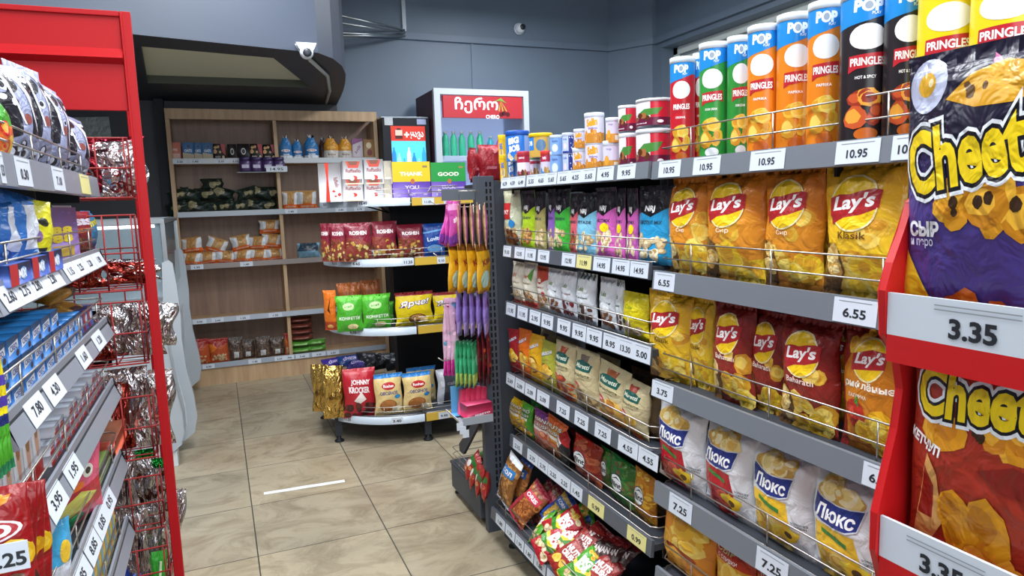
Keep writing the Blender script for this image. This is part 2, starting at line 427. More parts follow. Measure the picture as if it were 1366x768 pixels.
def row(face, plane, zb, place, items, seed0=0):
    """items: (px left, px right, py top, design[, turn[, tilt]]) of things standing in a row on a shelf whose centre plane is `plane`."""
    cnt = {}; tot = {}
    for it in items: tot[it[3]] = tot.get(it[3], 0)+1
    out = []
    for i, it in enumerate(items):
        xl, xr, yt, name = it[:4]; turn = it[4] if len(it) > 4 else 0; tilt = it[5] if len(it) > 5 else 0; dz = it[6] if len(it) > 6 else 0; dp = it[7] if len(it) > 7 else 0
        d = DES[name]; W, H, Dp = d['dim']; pl = plane; xm = (xl+xr)/2
        if face == 'x-': pl = plane+dp; a, b = yof(xl, pl, zb+.05), yof(xr, pl, zb+.05); rz = -PI/2; c = (pl, (a+b)/2); 
        elif face == 'x+': pl = plane-dp; a, b = yof(xl, pl, zb+.05), yof(xr, pl, zb+.05); rz = PI/2; c = (pl, (a+b)/2)
        else: pl = plane+dp; a, b = xof(xl, pl, zb+.05), xof(xr, pl, zb+.05); rz = 0; c = ((a+b)/2, pl)
        wd = abs(a-b); ht = zof(yt, c[0], c[1])-zb-dz
        st = d.get('style', 'pillow')
        if st == 'can':       # a round thing shows its diameter across the line of sight
            dep = (Vector((c[0], c[1], zb+.1))-CAM).dot(AX_F); wd = (xr-xl)/F_PX*dep
            if face == 'y': pass
            else: c = (c[0], yof(xm, pl, zb+dz+ht*.5))
            ht = zof(yt, c[0], c[1])-zb-dz
        k = cnt.get(name, 0); cnt[name] = k+1
        if st == 'can' and face == 'x-': rz += .72*(math.atan2(-c[0], c[1])+PI/2)
        look = d['look']
        if tot[name] == 1: lab = f'{look} {place}'
        elif tot[name] == 2: lab = f"{look}, {'left' if k == 0 else 'right'} one of two {place}"
        else: lab = f"{look}, {ORD[k]+'from left' if k else 'leftmost one'} {place}"
        if words(lab) > 16: lab = f"{look}, {ORD[k]+'from left' if k else 'leftmost one'} {place}".replace(' with blue top', '').replace('in the row behind ', 'rear row ')
        if words(lab) > 16: print('LONG', words(lab), lab)
        out.append(put(name, (c[0], c[1], zb+dz), rz+turn, wd/W, ht/H, lab, f"{d.get('pl', d['look'])} {place}" if tot[name] > 1 else None, seed0+i, tilt))
    return out
# ------------------------------------------------------------------ the goods: size, shape, colour and print of each kind
CHIP = ['#e8b93e', '#d99a2b', '#f0cf62']; NUT = ['#b98550', '#d8ab72', '#8d5a30']; PALE = ['#d8c39a', '#efe0bd', '#b89a68']; BROWN = ['#7c4724', '#a5683a', '#5a3018']
DES = {}
def crisp(look, base, band, name_col, word, tex, grp):
    return dict(dim=(.19, .29, .08), base=base, look=look, pl=grp, wr=1.2, pr=[
        ('p', [(-1, .62), (-.2, .60), (.4, .72), (1, .55), (1, 1), (-1, 1)], band), ('c', .15, .42, .85, .62, 3, .026, CHIP),
        ('c', -.85, .06, .1, .30, 6, .034, CHIP), ('c', .0, .04, .85, .26, 7, .034, ['#f0c92e', '#e0a82a', '#f6dc6a']), ('p', [(-1, .0), (-.6, .0), (-.25, .2), (-.35, .36), (-.8, .42), (-1, .40)], '#6b4a22'),
        ('c', -.92, .1, -.42, .36, 6, .022, ['#e9c675', '#d0a04c', '#f3dc9a']),
        ('e', -.02, .70, .62, .20, '#f4e7b0'), ('e', -.02, .70, .58, .187, '#f2c81c'), ('p', [(-.6, .64), (-.2, .685), (.2, .72), (.6, .76), (.56, .66), (.2, .62), (-.2, .6), (-.55, .55)], '#a8242a'),
        ('p', [(-.64, .74), (-.4, .765), (-.1, .765), (.2, .79), (.45, .80), (.64, .79), (.62, .67), (.35, .665), (.05, .635), (-.25, .625), (-.5, .62), (-.62, .60)], '#b3262c'),
        ('t', "Lay's", -.01, .70, 1.06, .13, '#ffffff', .1, .03, .2), ('t', word, 0, .475, tex, .05, name_col, 0, .01)])
DES['crisp_cheese'] = crisp('orange cheese crisp bag', '#e0912a', '#d98122', '#fff2d8', 'Сыр', .42, 'orange cheese crisp bags')
DES['crisp_classic'] = crisp('bright yellow classic crisp bag', '#eec02c', '#e9b52a', '#5a3a14', 'Klasik', .7, 'yellow classic crisp bags')
DES['crisp_spicy'] = crisp('dark red spicy crisp bag', '#8f2a22', '#87231f', '#f6e6dc', 'Baharatlı', .95, 'dark red spicy crisp bags')
DES['crisp_ridged'] = dict(dim=(.2, .30, .08), base='#c87a1c', look='orange and maroon ridged crisp bag', pr=[
    ('p', [(-1, .55), (-.5, .80), (-.7, 1), (-1, 1)], '#8b2620'), ('p', [(-1, .9), (1, .86), (1, 1), (-1, 1)], '#8b2620'), ('p', [(-1, 0), (-.75, .0), (-.7, .5), (-1, .6)], '#8b2620'), ('c', -.6, .85, -.1, .95, 4, .02, CHIP),
    ('e', .05, .76, .5, .17, '#f4e7b0'), ('e', .05, .76, .47, .155, '#f2c81c'), ('p', [(-.45, .79), (.1, .84), (.55, .83), (.55, .71), (.1, .69), (-.45, .66)], '#b3262c'), ('t', "Lay's", .06, .762, .86, .11, '#ffffff', .1, .03, .2),
    ('t', 'рифлёные', .1, .555, 1.5, .075, '#fbf2e0', 0, .03), ('t', 'ПАПРИКА', -.2, .47, .6, .03, '#fbf2e0'), ('e', -.3, .32, .34, .12, '#b8281e'), ('e', -.42, .34, .1, .05, '#d84a34'), ('p', [(-.3, .42), (-.15, .38), (-.2, .48)], '#3f8a2c'),
    ('c', -.1, .08, .8, .26, 8, .035, ['#f2c928', '#e0a81c', '#f7dc58'])])
def lux(look, c1, grp):
    return dict(dim=(.2, .29, .08), base='#dcdfe4', kind='film', look=look, pl=grp, wr=1.3, pr=[
        ('p', [(-.62, .52), (.36, .52), (.42, .3), (.3, .02), (-.5, .02), (-.7, .3)], c1), ('c', -.6, .06, .2, .28, 7, .03, ['#efc85a', '#f6de8c', '#dca83a'] if c1 != '#b5202a' else ['#d23a34', '#a81c22', '#e86a58']),
        ('e', .3, .24, .3, .05, '#f0d43a'), ('p', [(.1, .2), (.3, .32), (.5, .22), (.62, .3), (.5, .16), (.3, .12)], '#f2c41c'), ('e', .34, .21, .09, .035, '#5c3a12'),
        ('p', [(-.4, .49), (.2, .44), (.2, .40), (-.4, .45)], '#3b8a3e'),
        ('e', -.1, .80, .56, .09, '#c9a04a'), ('c', -.5, .78, .3, .88, 11, .024, ['#f2d888', '#e3b75a', '#f9eab8']),
        ('p', [(-.68, .78), (-.4, .745), (-.1, .735), (.2, .745), (.5, .78), (.42, .58), (.2, .535), (-.1, .52), (-.38, .535), (-.62, .58)], '#cfd3da'),
        ('p', [(-.65, .765), (-.4, .735), (-.1, .725), (.2, .735), (.47, .765), (.40, .59), (.2, .55), (-.1, .535), (-.38, .55), (-.59, .59)], '#27347c'),
        ('t', 'Люкс', -.1, .64, .9, .12, '#ffffff', .03, .03, .15), ('t', 'золотая', .6, .36, .3, .02, '#555a66'), ('t', 'чипсы', .6, .33, .25, .02, '#555a66')])
def widen(d, k, v=1):
    out = []
    for p in d['pr']:
        if p[0] == 'r': p = ('r', p[1]*k, p[2], p[3]*k, p[4], p[5])
        elif p[0] == 'e': p = ('e', p[1]*k, p[2], p[3]*k, p[4]*v, p[5])
        elif p[0] == 'p': p = ('p', [(a*k, b) for a, b in p[1]], p[2])
        elif p[0] == 't': p = p[:2]+(p[2]*k, p[3], p[4]*k, p[5]*v)+p[6:]
        elif p[0] == 'c': p = ('c', p[1]*k, p[2], p[3]*k)+p[4:]
        out.append(p)
    d['pr'] = out; return d
DES['lux_red'] = lux('white navy-badged crisp bag with red peppers', '#b5202a', 'white crisp bags with red peppers')
DES['lux_cheese'] = lux('white navy-badged crisp bag with yellow cheese', '#f0c233', 'white crisp bags with yellow cheese')
for q in ('lux_red', 'lux_cheese'): widen(DES[q], 1.2, 1.05); DES[q]['base'] = '#e6e8ed'
DES['cheese_sticks'] = dict(dim=(.2, .29, .07), base='#dc8a22', look='orange cheese snack bag', pr=[('p', [(-1, .86), (.6, .8), (.6, .95), (-1, 1)], '#c94f1c'), ('t', 'СЫРНЫЕ', -.35, .86, .8, .06, '#f6e4a0'), ('c', -.7, .45, .8, .8, 9, .045, ['#eebc3c', '#e0a030', '#f6d468']), ('e', 0, .4, .6, .06, '#9a3a1a'), ('c', -.6, .1, .7, .35, 6, .04, ['#e8ac34', '#d8922a'])])
DES['cheese_sauce'] = dict(dim=(.2, .28, .07), base='#c23a20', look='red topped cheese snack bag', pr=[('r', -1, 0, 1, .72, '#e39c26'), ('t', 'СЫР', -.3, .86, .9, .09, '#f8e8b0'), ('t', 'С СЛИВКИ', -.2, .76, 1.0, .05, '#ffffff'), ('c', -.7, .1, .7, .6, 9, .045, ['#eebc3c', '#e0a030', '#f6d468'])])
def tubes(look, base, word, ink='#ffffff', dark=False):
    c = {'red': ['#e9b53a', '#f2cf6a', '#d8922a'], 'x': CHIP}['x']
    return dict(dim=(.075, .262, .075), style='can', base=base, look=look, obj='crisp_tube', cat='crisp tube', lid='#e6eef4', pr=[
        ('p', [(-1, .80), (-.5, .76), (0, .80), (.3, .84), (1, .86), (1, 1), (-1, 1)] if base != '#e3cf16' else [(-1, .95), (1, .95), (1, 1), (-1, 1)], '#1f86d2' if base != '#e3cf16' else '#e3cf16'),
        ('t', 'POP', .0, .895, .36, .07, '#e8f2fa', -.05, .06), ('t', 'PLAY', .1, .845, .12, .018, '#ffffff'), ('e', .0, .895, .05, .024, '#9aa7b8'),
        ('e', .0, .70, .24, .082, '#f3f4f4'),
        ('p', [(-.24, .585), (.24, .60), (.25, .50), (.14, .52), (0, .505), (-.14, .50), (-.25, .475)], '#b9252f'), ('t', 'PRINGLES', 0, .545, .44, .05, '#ffffff', 0, .03),
        ('t', word, -.02, .445, .26, .02, ink), ('c', -.16, .12, .16, .34, 7, .017, ['#9a3420', '#c8562c', '#e8a23c'] if dark else CHIP), ('e', 0, .08, .15, .04, '#e8eef4' if base == '#2f8f3a' else '#c8641e'), ('e', .17, .05, .03, .012, '#ffffff')])
DES['tube_red'] = tubes('red original crisp tube with blue top', '#c0202c', 'ORIGINAL')
DES['tube_green'] = tubes('green crisp tube with blue top', '#2f8f3a', 'SOUR CREAM')
DES['tube_orange'] = tubes('orange paprika crisp tube with blue top', '#e2811c', 'PAPRIKA')
DES['tube_black'] = tubes('black hot crisp tube with blue top', '#241f22', 'HOT & SPICY', '#ffffff', True)
DES['tube_yellow'] = tubes('lemon yellow cheese crisp tube', '#e3cf16', 'CHEESY CHEESE', '#2a2a1a'); DES['tube_yellow']['pr'] = [p for p in DES['tube_yellow']['pr'] if p[1] not in ('POP', 'PLAY') and not (p[0] == 'e' and p[2] == .895)]
def tin(look, base, lid, prints, dim=(.1, .085, .1)): return dict(dim=dim, style='can', base=base, lid=lid, look=look, obj='nut_can', cat='snack can', pr=prints)
DES['bob_yellow'] = tin('small yellow nut can', '#e3b51e', '#f0c818', [('t', 'BIG', 0, .62, .24, .2, '#2366c8', 0, .05), ('c', -.2, .1, .2, .4, 6, .012, PALE)])
DES['bob_blue'] = tin('blue nut can', '#2a78d6', '#2058b8', [('t', 'BIG', -.02, .68, .3, .2, '#ffffff', .1, .06), ('t', 'BOB', 0, .42, .3, .2, '#ffffff', .1, .06), ('r', .3, .05, .55, .95, '#8aa6e0'), ('c', -.2, .05, .1, .2, 4, .012, PALE)])
DES['bob_grey'] = tin('yellow lidded golden nut can', '#caa24a', '#f0c818', [('r', -.5, .3, -.1, .9, '#2f7fd4'), ('t', 'BOB', -.3, .6, .3, .2, '#ffffff'), ('e', .1, .5, .14, .25, '#5a7ea0'), ('r', .3, .1, 1, .9, '#9aa0a8')])
DES['tin_pink'] = tin('pink labelled nut can', '#c86a8c', '#c03848', [('r', -1, .62, 1, 1, '#b02a4a'), ('r', -.5, .3, .5, .62, '#efe6f2'), ('c', -.3, .05, .3, .25, 7, .012, BROWN), ('t', 'peanut', 0, .78, .3, .1, '#ffffff')])
DES['tin_green'] = tin('green banded nut can', '#d9cfe6', '#d83a30', [('r', -1, .72, 1, .95, '#4f9a3a'), ('r', -1, .55, 1, .66, '#b02a4a'), ('c', -.3, .05, .3, .3, 7, .012, NUT)])
DES['tin_red'] = tin('red banded nut can', '#d9cfe6', '#d83a30', [('r', -1, .6, 1, .9, '#b4304a'), ('t', 'nuts', 0, .75, .2, .12, '#ffffff'), ('c', -.3, .05, .3, .3, 7, .012, ['#2f8ac8', '#d8b060', '#b88a48'])])
DES['tin_lightblue'] = tin('pale blue snack can', '#7fa9e6', '#cfe0f6', [('e', 0, .35, .16, .2, '#dfe8f6'), ('t', 'Kande', 0, .7, .3, .12, '#2a3a7c')])
DES['tin_navy'] = tin('navy dotted snack can', '#2a3a8c', '#cfd6f0', [('r', -.3, .1, .12, .95, '#b8c6f0'), ('t', 'kids', -.08, .7, .25, .1, '#2a3a8c'), ('e', -.08, .35, .1, .15, '#e8d8e8'), ('c', .15, .1, .45, .9, 10, .004, ['#e8ecf8'])])
DES['seli_small'] = tin('small orange and lilac cake can', '#d8d4e8', '#dfe6f4', [('r', -1, 0, 1, .34, '#c9872e'), ('c', -.3, .05, .3, .4, 9, .013, ['#e0a03c', '#c8782a']), ('t', 'Selin', 0, .7, .36, .24, '#e6a51c', .08, .06), ('t', 'dondurma', .03, .5, .3, .08, '#7a4a9c')])
DES['seli_large'] = dict(DES['seli_small'], look='large orange and lilac cake can', dim=(.13, .1, .13))
DES['tin_orange'] = tin('small lilac and orange can', '#d5d0e6', '#dfe6f4', [('r', -1, 0, 1, .36, '#d2902e'), ('e', -.1, .36, .1, .16, '#e8a63c'), ('t', 'mango', 0, .72, .22, .08, '#7c6aa8'), ('r', .2, .1, .4, .3, '#f0e6d8')])
DES['tin_leaf'] = tin('red and white almond can', '#c9263a', '#e3e9f2', [('r', -.5, .0, .02, 1, '#e6e6ee'), ('r', -1, 0, .5, .3, '#6a1c3c'), ('p', [(-.3, .38), (-.1, .62), (.25, .66), (.15, .42), (-.1, .36)], '#4a8a3a'), ('c', -.45, .2, -.02, .42, 7, .012, BROWN), ('t', 'almond', -.2, .1, .3, .05, '#ffffff'), ('e', .2, .14, .06, .06, '#ffffff'), ('r', .5, .15, .95, .85, '#e3b3c0')], (.13, .12, .13))
def pouch(look, base, top, word, ink='#2a3a4a', photo=PALE, obj='nut_pouch', extra=(), style='pouch', logo='NRJ', lc='#ffffff', dim=(.15, .235, .06)):
    return dict(dim=dim, style=style, base=base, look=look, obj=obj, cat='nut pouch', wr=1.0, pr=[
        ('p', [(-1, .62), (-.6, .66), (0, .60), (.6, .68), (1, .73), (1, 1), (-1, 1)], top), ('c', -.9, .72, .9, .96, 12, .012, ['#2c2c30', '#3a3a40']) if top == '#17181c' else ('r', 0, 0, .01, .01, base),
        ('t', logo, -.1, .70, .6, .09, lc, 0, .04), ('t', word, 0, .535, 1.3, .045, ink), ('c', -.75, .1, .75, .36, 22, .014, photo)]+list(extra))
K = '#17181c'
DES['nrj_lime'] = pouch('lime green nut pouch with black top', '#a7c822', K, 'CASHEW', photo=NUT)
DES['nrj_olive'] = pouch('khaki nut pouch with black top', '#a8a060', K, 'MIX')
DES['nrj_purple'] = pouch('purple nut pouch with black top', '#8a62b8', K, 'RAISIN')
DES['nrj_green'] = pouch('bright green nut pouch with black top', '#3fae3c', K, 'CASHEW')
DES['nrj_salmon'] = pouch('salmon pink nut pouch with black top', '#d8606c', K, 'ALMOND', photo=BROWN)
DES['nrj_sky'] = pouch('pale blue pistachio pouch with black top', '#7cbcd8', K, 'PISTAZIE')
DES['nrj_pink'] = pouch('pink nut pouch with black top', '#d264b8', K, 'NUTMIX', extra=[('e', .2, .44, .42, .065, '#efd81c')])
DES['nrj_blue'] = pouch('blue hazelnut pouch with black top', '#2a93c6', K, 'GEZOUT MIX')
DES['oky'] = pouch('green and cream nut bag with red panel', '#c8cdb0', '#b9b79a', 'OKY', '#ffffff', PALE, style='pillow', logo='OKY', extra=[('r', -.7, .5, .3, .78, '#c0282c'), ('t', 'OKY', -.2, .62, .7, .08, '#ffffff'), ('e', .4, .42, .3, .07, '#2f8fd4'), ('c', -.7, .05, .7, .3, 16, .015, BROWN)], dim=(.14, .24, .05))
DES['pack_cashew'] = pouch('white cashew bag with coral foot', '#dcd6c4', '#e4e0d2', 'Кешью', '#7a5a2c', PALE, style='pillow', logo='кешью', lc='#b8402c', extra=[('r', -1, .0, 1, .1, '#c85a44')])
DES['pack_leaf'] = pouch('white peanut bag with green leaf', '#e0dccc', '#e8e4d8', 'арахис', '#7a5a2c', NUT, style='pillow', logo='Solen', lc='#c0402c', extra=[('r', -1, .0, 1, .13, '#c04038'), ('p', [(.2, .7), (.8, .9), (.7, .6)], '#5a9a3a')])
DES['pack_red'] = pouch('red topped mixed nut bag', '#dcd8d0', '#b84032', 'микс', '#7a2a1c', NUT, style='pillow', logo='mix', extra=[('e', .5, .4, .2, .05, '#c02a2a')])
DES['pack_white'] = pouch('white hazelnut bag', '#d9dee6', '#e4e8ee', 'Бакали', '#3a5a3c', BROWN, style='pillow', logo='Leis', lc='#6a8a5a', extra=[('e', 0, .45, .6, .1, '#e8ecf2')])
DES['pack_berry'] = pouch('white bag with dark cranberries', '#d9dee6', '#e0e4ec', 'Ягода', '#7a2a3c', ['#6e1c2a', '#8e3038', '#4a1420'], style='pillow', logo='Leis', lc='#7a8a6a')
DES['pack_stripe'] = pouch('white date bag with green stripes', '#d9dfe6', '#e4eaee', 'Финик', '#3a5a3c', ['#4a2c22', '#6c4434', '#382018'], style='pillow', logo='Leis', lc='#7a8a6a', extra=[('p', [(-.9+.4*i, 1), (-.75+.4*i, 1), (-.7+.4*i, .88), (-.8+.4*i, .88)], '#3d5a44') for i in range(5)])
DES['pack_seed'] = pouch('yellow seed bag', '#dccb16', '#dccb16', '', photo=['#b09a80', '#d8c8a8', '#8c745c'], style='pillow', logo='Сем', lc='#8c9a1c', extra=[('e', -.5, .38, .2, .06, '#2a2a1c'), ('r', -1, .9, 1, 1, '#c8b814')], dim=(.15, .24, .06))
def maretti(look, dimc, base='#cbbd94', tagc='#b8502c', photo=CHIP):
    return dict(dim=(.13, .27, .06), style='pillow', base=base, look=look, obj='toast_bag', cat='snack bag', pl='beige toast bags', pr=[
        ('p', [(-.3, .92), (.4, .92), (.35, .82), (-.2, .82)], tagc), ('e', 0, .76, .62, .075, '#1f5a52'), ('p', [(-.7, .77), (.7, .79), (.6, .67), (-.6, .66)], '#1f5a52'), ('t', 'Maretti', 0, .745, 1.1, .07, '#e6ead8', .03, .02, .2),
        ('t', 'Bruschette', 0, .60, 1.25, .055, '#5a5a34', .04, .012, .1), ('t', 'CHIPS', .1, .54, .5, .022, '#7a744c'), ('e', -.45, .40, .3, .065, '#c0404a'), ('t', 'XXL', -.45, .40, .4, .04, '#ffffff'), ('c', -.5, .1, .75, .40, 11, .025, photo), ('p', [(-.2, .0), (.6, .0), (.5, .1), (-.3, .12)], dimc)])
DES['maretti_tomato'] = maretti('beige toast bag with red tomatoes', '#b8402c', photo=['#b8482a', '#d88a3c', '#8c2c1c'])
DES['maretti_mushroom'] = maretti('beige toast bag with brown mushrooms', '#8a7a54', tagc='#7a6a5c', photo=['#8a7450', '#b8a070', '#6a5438'])
DES['maretti_pizza'] = maretti('beige toast bag with golden toast slices', '#c86a2c', tagc='#a85c34', photo=['#d8a03c', '#e8bc5c', '#b8782c'])
DES['maretti_olive'] = maretti('small beige toast bag with orange foot', '#d8602c', tagc='#a8402c')
def rusk(look, base, w='Хрум', inner='#e6c06c'):
    return dict(dim=(.11, .23, .05), base=base, look=look, obj='rusk_bag', cat='snack bag', pr=[('t', 'BRUSCHI', 0, .76, 1.2, .07, '#2c3c8c', .4, .03), ('t', 'BRUSCHI', .02, .77, 1.15, .06, '#ffffff', .4, .02), ('e', 0, .40, .62, .17, '#7a4a1c'), ('e', 0, .40, .52, .14, inner), ('c', -.5, .28, .5, .5, 6, .022, CHIP)])
DES['rusk_crimson'] = rusk('crimson rusk bag', '#a0242c')
DES['rusk_orange'] = rusk('orange rusk bag', '#d86a1c'); DES['rusk_yellow'] = rusk('yellow rusk bag', '#e0a81c'); DES['rusk_olive'] = rusk('olive green rusk bag', '#a8a83c')
DES['brown_plain'] = dict(dim=(.14, .24, .06), base='#5f4a32', look='plain brown bag back', obj='toast_bag', cat='snack bag', pr=[('r', -.4, .7, .4, .9, '#4a3826'), ('e', 0, .35, .5, .15, '#6b553a')])
def crush(look, base, top, w1='HAND', w2='CRUSH', photo=CHIP):
    return dict(dim=(.13, .22, .05), base=base, look=look, obj='nut_bag', cat='snack bag', pr=[('r', -1, .84, 1, 1, top), ('t', w1, 0, .80, 1.5, .1, '#14141a', .05, .05), ('t', w2, 0, .67, 1.4, .1, '#14141a', .05, .05), ('t', w1, .0, .805, 1.45, .085, '#f4f4f0', .05, .015), ('t', w2, 0, .675, 1.35, .085, '#f4f4f0', .05, .015), ('r', -.7, .52, .6, .6, '#e8e4dc'), ('c', -.8, .08, .8, .48, 15, .02, photo)])
DES['crush_yellow'] = crush('yellow crunch bag', '#d8a81c', '#d8b01c')
DES['crush_green'] = crush('green crunch bag', '#4a9a2c', '#5ab03a'); DES['crush_dark'] = crush('dark purple and green crunch bag', '#2c2a3c', '#2f7a3a')
DES['crush_purple'] = crush('purple topped crunch bag', '#c87a6c', '#7a3c84', photo=['#d8785c', '#c85a3c', '#e8a07c']); DES['crush_orange'] = crush('orange topped crunch bag', '#c8862c', '#d8642c', 'NUTS', photo=['#c86a4c', '#d89a6c', '#a84a2c'])
DES['grand_red'] = dict(dim=(.15, .22, .06), base='#16161a', look='black and red almond bag', obj='nut_bag', cat='snack bag', pr=[('p', [(-1, .8), (1, .72), (1, 1), (-1, 1)], '#b02428'), ('p', [(-.8, .78), (.5, .74), (.2, .52), (-.6, .5)], '#e8e4e0'), ('t', 'Grand', -.15, .66, 1.0, .1, '#1a1a1a', -.1, .03, .2), ('c', -.2, .22, .5, .45, 4, .026, BROWN), ('t', 'almond', 0, .12, 1, .05, '#e8e8e8')])
def flint(look, base, photo):
    return dict(dim=(.15, .27, .06), base=base, look=look, obj='rusk_bag', cat='snack bag', pr=[('c', -.8, .72, .8, .92, 9, .02, photo), ('p', [(.3, 1), (1, 1), (1, .0), (.7, .3), (.8, .6)], photo[2]), ('c', .1, .35, .9, .7, 6, .026, photo), ('e', -.12, .52, .5, .19, '#1c2a44'), ('e', -.12, .52, .45, .172, '#eef2f4'), ('t', 'flint', -.1, .50, .8, .13, '#14181c', .08, .035, .2), ('p', [(-.45, .58), (-.1, .66), (.25, .6), (-.1, .63)], '#14181c'), ('c', -.8, .04, .8, .26, 14, .024, photo)])
DES['flint_red'] = flint('red rusk bag with white oval', '#b0281e', ['#c8704a', '#a84a2c', '#8c2a1c'])
DES['flint_green'] = flint('green rusk bag with white oval', '#1f7a34', ['#7a5a3c', '#5c8a3c', '#3a6a2c'])
DES['flint_orange'] = flint('orange rusk bag with white oval', '#d2861c', ['#e8b83c', '#d8a02c', '#b8741c'])
def nuts(look, base, photo, word='ORIS', obj='peanut_bag', panel='#c8384c'):
    return dict(dim=(.15, .24, .06), base=photo[0], look=look, obj=obj, cat='snack bag', pr=[('r', -1, .88, 1, 1, base), ('c', -.9, .06, .9, .85, 60, .014, photo), ('p', [(-.8, .55), (.8, .62), (.8, .8), (-.8, .75)], panel), ('t', word, 0, .68, 1.2, .09, '#f4e8ec', .05, .03), ('r', -1, 0, 1, .06, base), ('p', [(-1, .0), (-.7, .0), (-.5, .5), (-1, .6)], base)])
DES['nuts_blue'] = nuts('white and blue roasted peanut bag', '#e0e6ee', ['#8a5a2c', '#b07a40', '#c89454'], 'сол', panel='#2f7fc0')
DES['nuts_darkblue'] = nuts('navy labelled roasted peanut bag', '#2c4a8c', ['#8a5428', '#a86c38', '#c08048'], 'NUTS', panel='#2c5a9c')
DES['nuts_red'] = nuts('crimson labelled coated peanut bag', '#a02838', ['#8c4a24', '#a8622f', '#c47c40'])
DES['nuts_maroon'] = nuts('maroon coated peanut bag', '#6a2028', ['#5a3020', '#7a4428', '#8c5430'], '')
DES['nuts_yellow'] = nuts('blue and yellow corn nut bag', '#2c4a9c', ['#c8a03c', '#e0bc5c', '#a8803c'], 'KORN', panel='#2f6ab8')
def bob(look, base, lab, word=('BIG', 'BOB'), sw='#e0cf28'):
    return dict(dim=(.15, .23, .05), base=base, look=look, obj='nut_bag', cat='snack bag', pr=[('p', [(-1, .55), (0, .42), (1, .62), (1, .52), (0, .3), (-1, .42)], sw), ('p', [(-1, .45), (0, .33), (1, .54), (1, .40), (0, .2), (-1, .3)], '#3f8a2c'), ('t', word[0], -.05, .66, 1.0, .15, '#ffffff', .12, .06), ('t', word[1], 0, .5, 1.0, .15, '#ffffff', .12, .06), ('c', -.8, .08, .8, .26, 10, .018, PALE), ('e', .5, .86, .3, .06, lab), ('c', -.7, .8, .3, .92, 6, .014, CHIP)])
DES['bob_green'] = bob('bright green nut bag', '#4c9a24', '#2a5ab0'); DES['bob_red'] = bob('red and yellow nut bag', '#b0202c', '#e8d8a0')
DES['nuts_brown'] = dict(dim=(.15, .23, .05), base='#9a2a24', look='brick red crunch nut bag', obj='nut_bag', cat='snack bag', pr=[('t', 'NUTS', 0, .66, 1.3, .14, '#f4f0ec', .2, .05), ('t', 'CRUSH', .05, .5, 1.3, .13, '#f4f0ec', .2, .05), ('c', -.7, .08, .7, .34, 9, .022, CHIP), ('r', -1, .86, 1, 1, '#701c1c')])
DES['choc_pack'] = dict(dim=(.12, .2, .04), base='#3c1a18', look='dark maroon snack packet', obj='snack_packet', cat='snack bag', pr=[('t', 'TITAN', 0, .6, 1.4, .14, '#e8dcd8', .3, .04), ('p', [(-1, .2), (1, .35), (1, .28), (-1, .1)], '#9a2028'), ('r', -1, .85, 1, 1, '#7a1c20')])
DES['curl_purple'] = dict(dim=(.26, .30, .06), base='#4a3a84', look='purple cheese corn puff bag', obj='puff_bag', cat='snack bag', wr=.7, pr=[
    ('r', -1, .62, 1, 1, '#1c1830'), ('p', [(-1, .62), (-.3, .66), (.4, .6), (1, .68), (1, .58), (-1, .5)], '#2a2050'), ('p', [(.0, .93), (.3, .84), (.6, .93), (1, .86), (1, .89), (.6, .965), (.3, .87), (0, .96)], '#c86a9a'),
    ('e', -.72, .88, .25, .10, '#b9bed8'), ('e', -.72, .885, .13, .045, '#d8a428'), ('e', -.66, .89, .04, .016, '#f2e2b0'),
    ('p', [(-.45, .82), (-.2, .9), (.15, .93), (.5, .9), (.7, .82), (.3, .78), (-.1, .78)], '#d2981c'), ('c', -.25, .82, .5, .90, 5, .006, ['#5a3a10']),
    ('c', -.6, .40, .6, .49, 8, .03, ['#d8941c', '#c07c14', '#e8ae34']), ('c', -.5, .41, .5, .47, 6, .007, ['#3a2410']),
    ('t', 'Cheetos', .05, .645, 1.92, .235, '#e9edf4', .14, .13, -.1), ('t', 'Cheetos', .05, .645, 1.92, .235, '#12101a', .14, .085, -.1), ('t', 'Cheetos', .05, .645, 1.92, .235, '#f0cf14', .14, .035, -.1),
    ('t', 'СЫР', -.66, .355, .46, .055, '#f0f0f6', 0, .05), ('t', 'и перо', -.7, .30, .36, .035, '#d8d4ea'),
    ('p', [(-.98, .06), (-.94, .27), (-.55, .09)], '#efc928'), ('c', -.6, .02, .9, .07, 9, .022, ['#c8641c', '#d8842c', '#a84c14'])])
DES['curl_red'] = dict(dim=(.26, .26, .06), base='#a03020', look='rust red ketchup corn puff bag', obj='puff_bag', cat='snack bag', wr=.7, pr=[
    ('p', [(-.35, .88), (0, .95), (.5, .97), (.5, 1), (-.4, 1)], '#c06a24'), ('c', -.55, .60, .8, .72, 10, .032, ['#d8901c', '#c87c18', '#e8a834']), ('c', -.4, .62, .6, .70, 6, .008, ['#3a2410']),
    ('t', 'Cheetos', .1, .80, 1.95, .215, '#e9edf4', .05, .14), ('t', 'Cheetos', .1, .80, 1.95, .215, '#12101a', .05, .085), ('t', 'Cheetos', .1, .80, 1.95, .215, '#f0cf14', .05, .035),
    ('t', 'КЕТЧУП', -.72, .545, .5, .045, '#f4f0f0', -.2, .05), ('p', [(-.9, .1), (-.65, .5), (-.5, .42), (-.45, .2), (-.7, .06)], '#d8a05c'), ('p', [(-.82, .2), (-.68, .44), (-.55, .36), (-.6, .2)], '#8f2016'),
    ('p', [(.0, .5), (.4, .56), (1, .5), (1, .42), (.3, .44)], '#7c2018'), ('c', -.3, .04, .9, .28, 7, .035, ['#d8941c', '#c07c14', '#e8ae34'])])
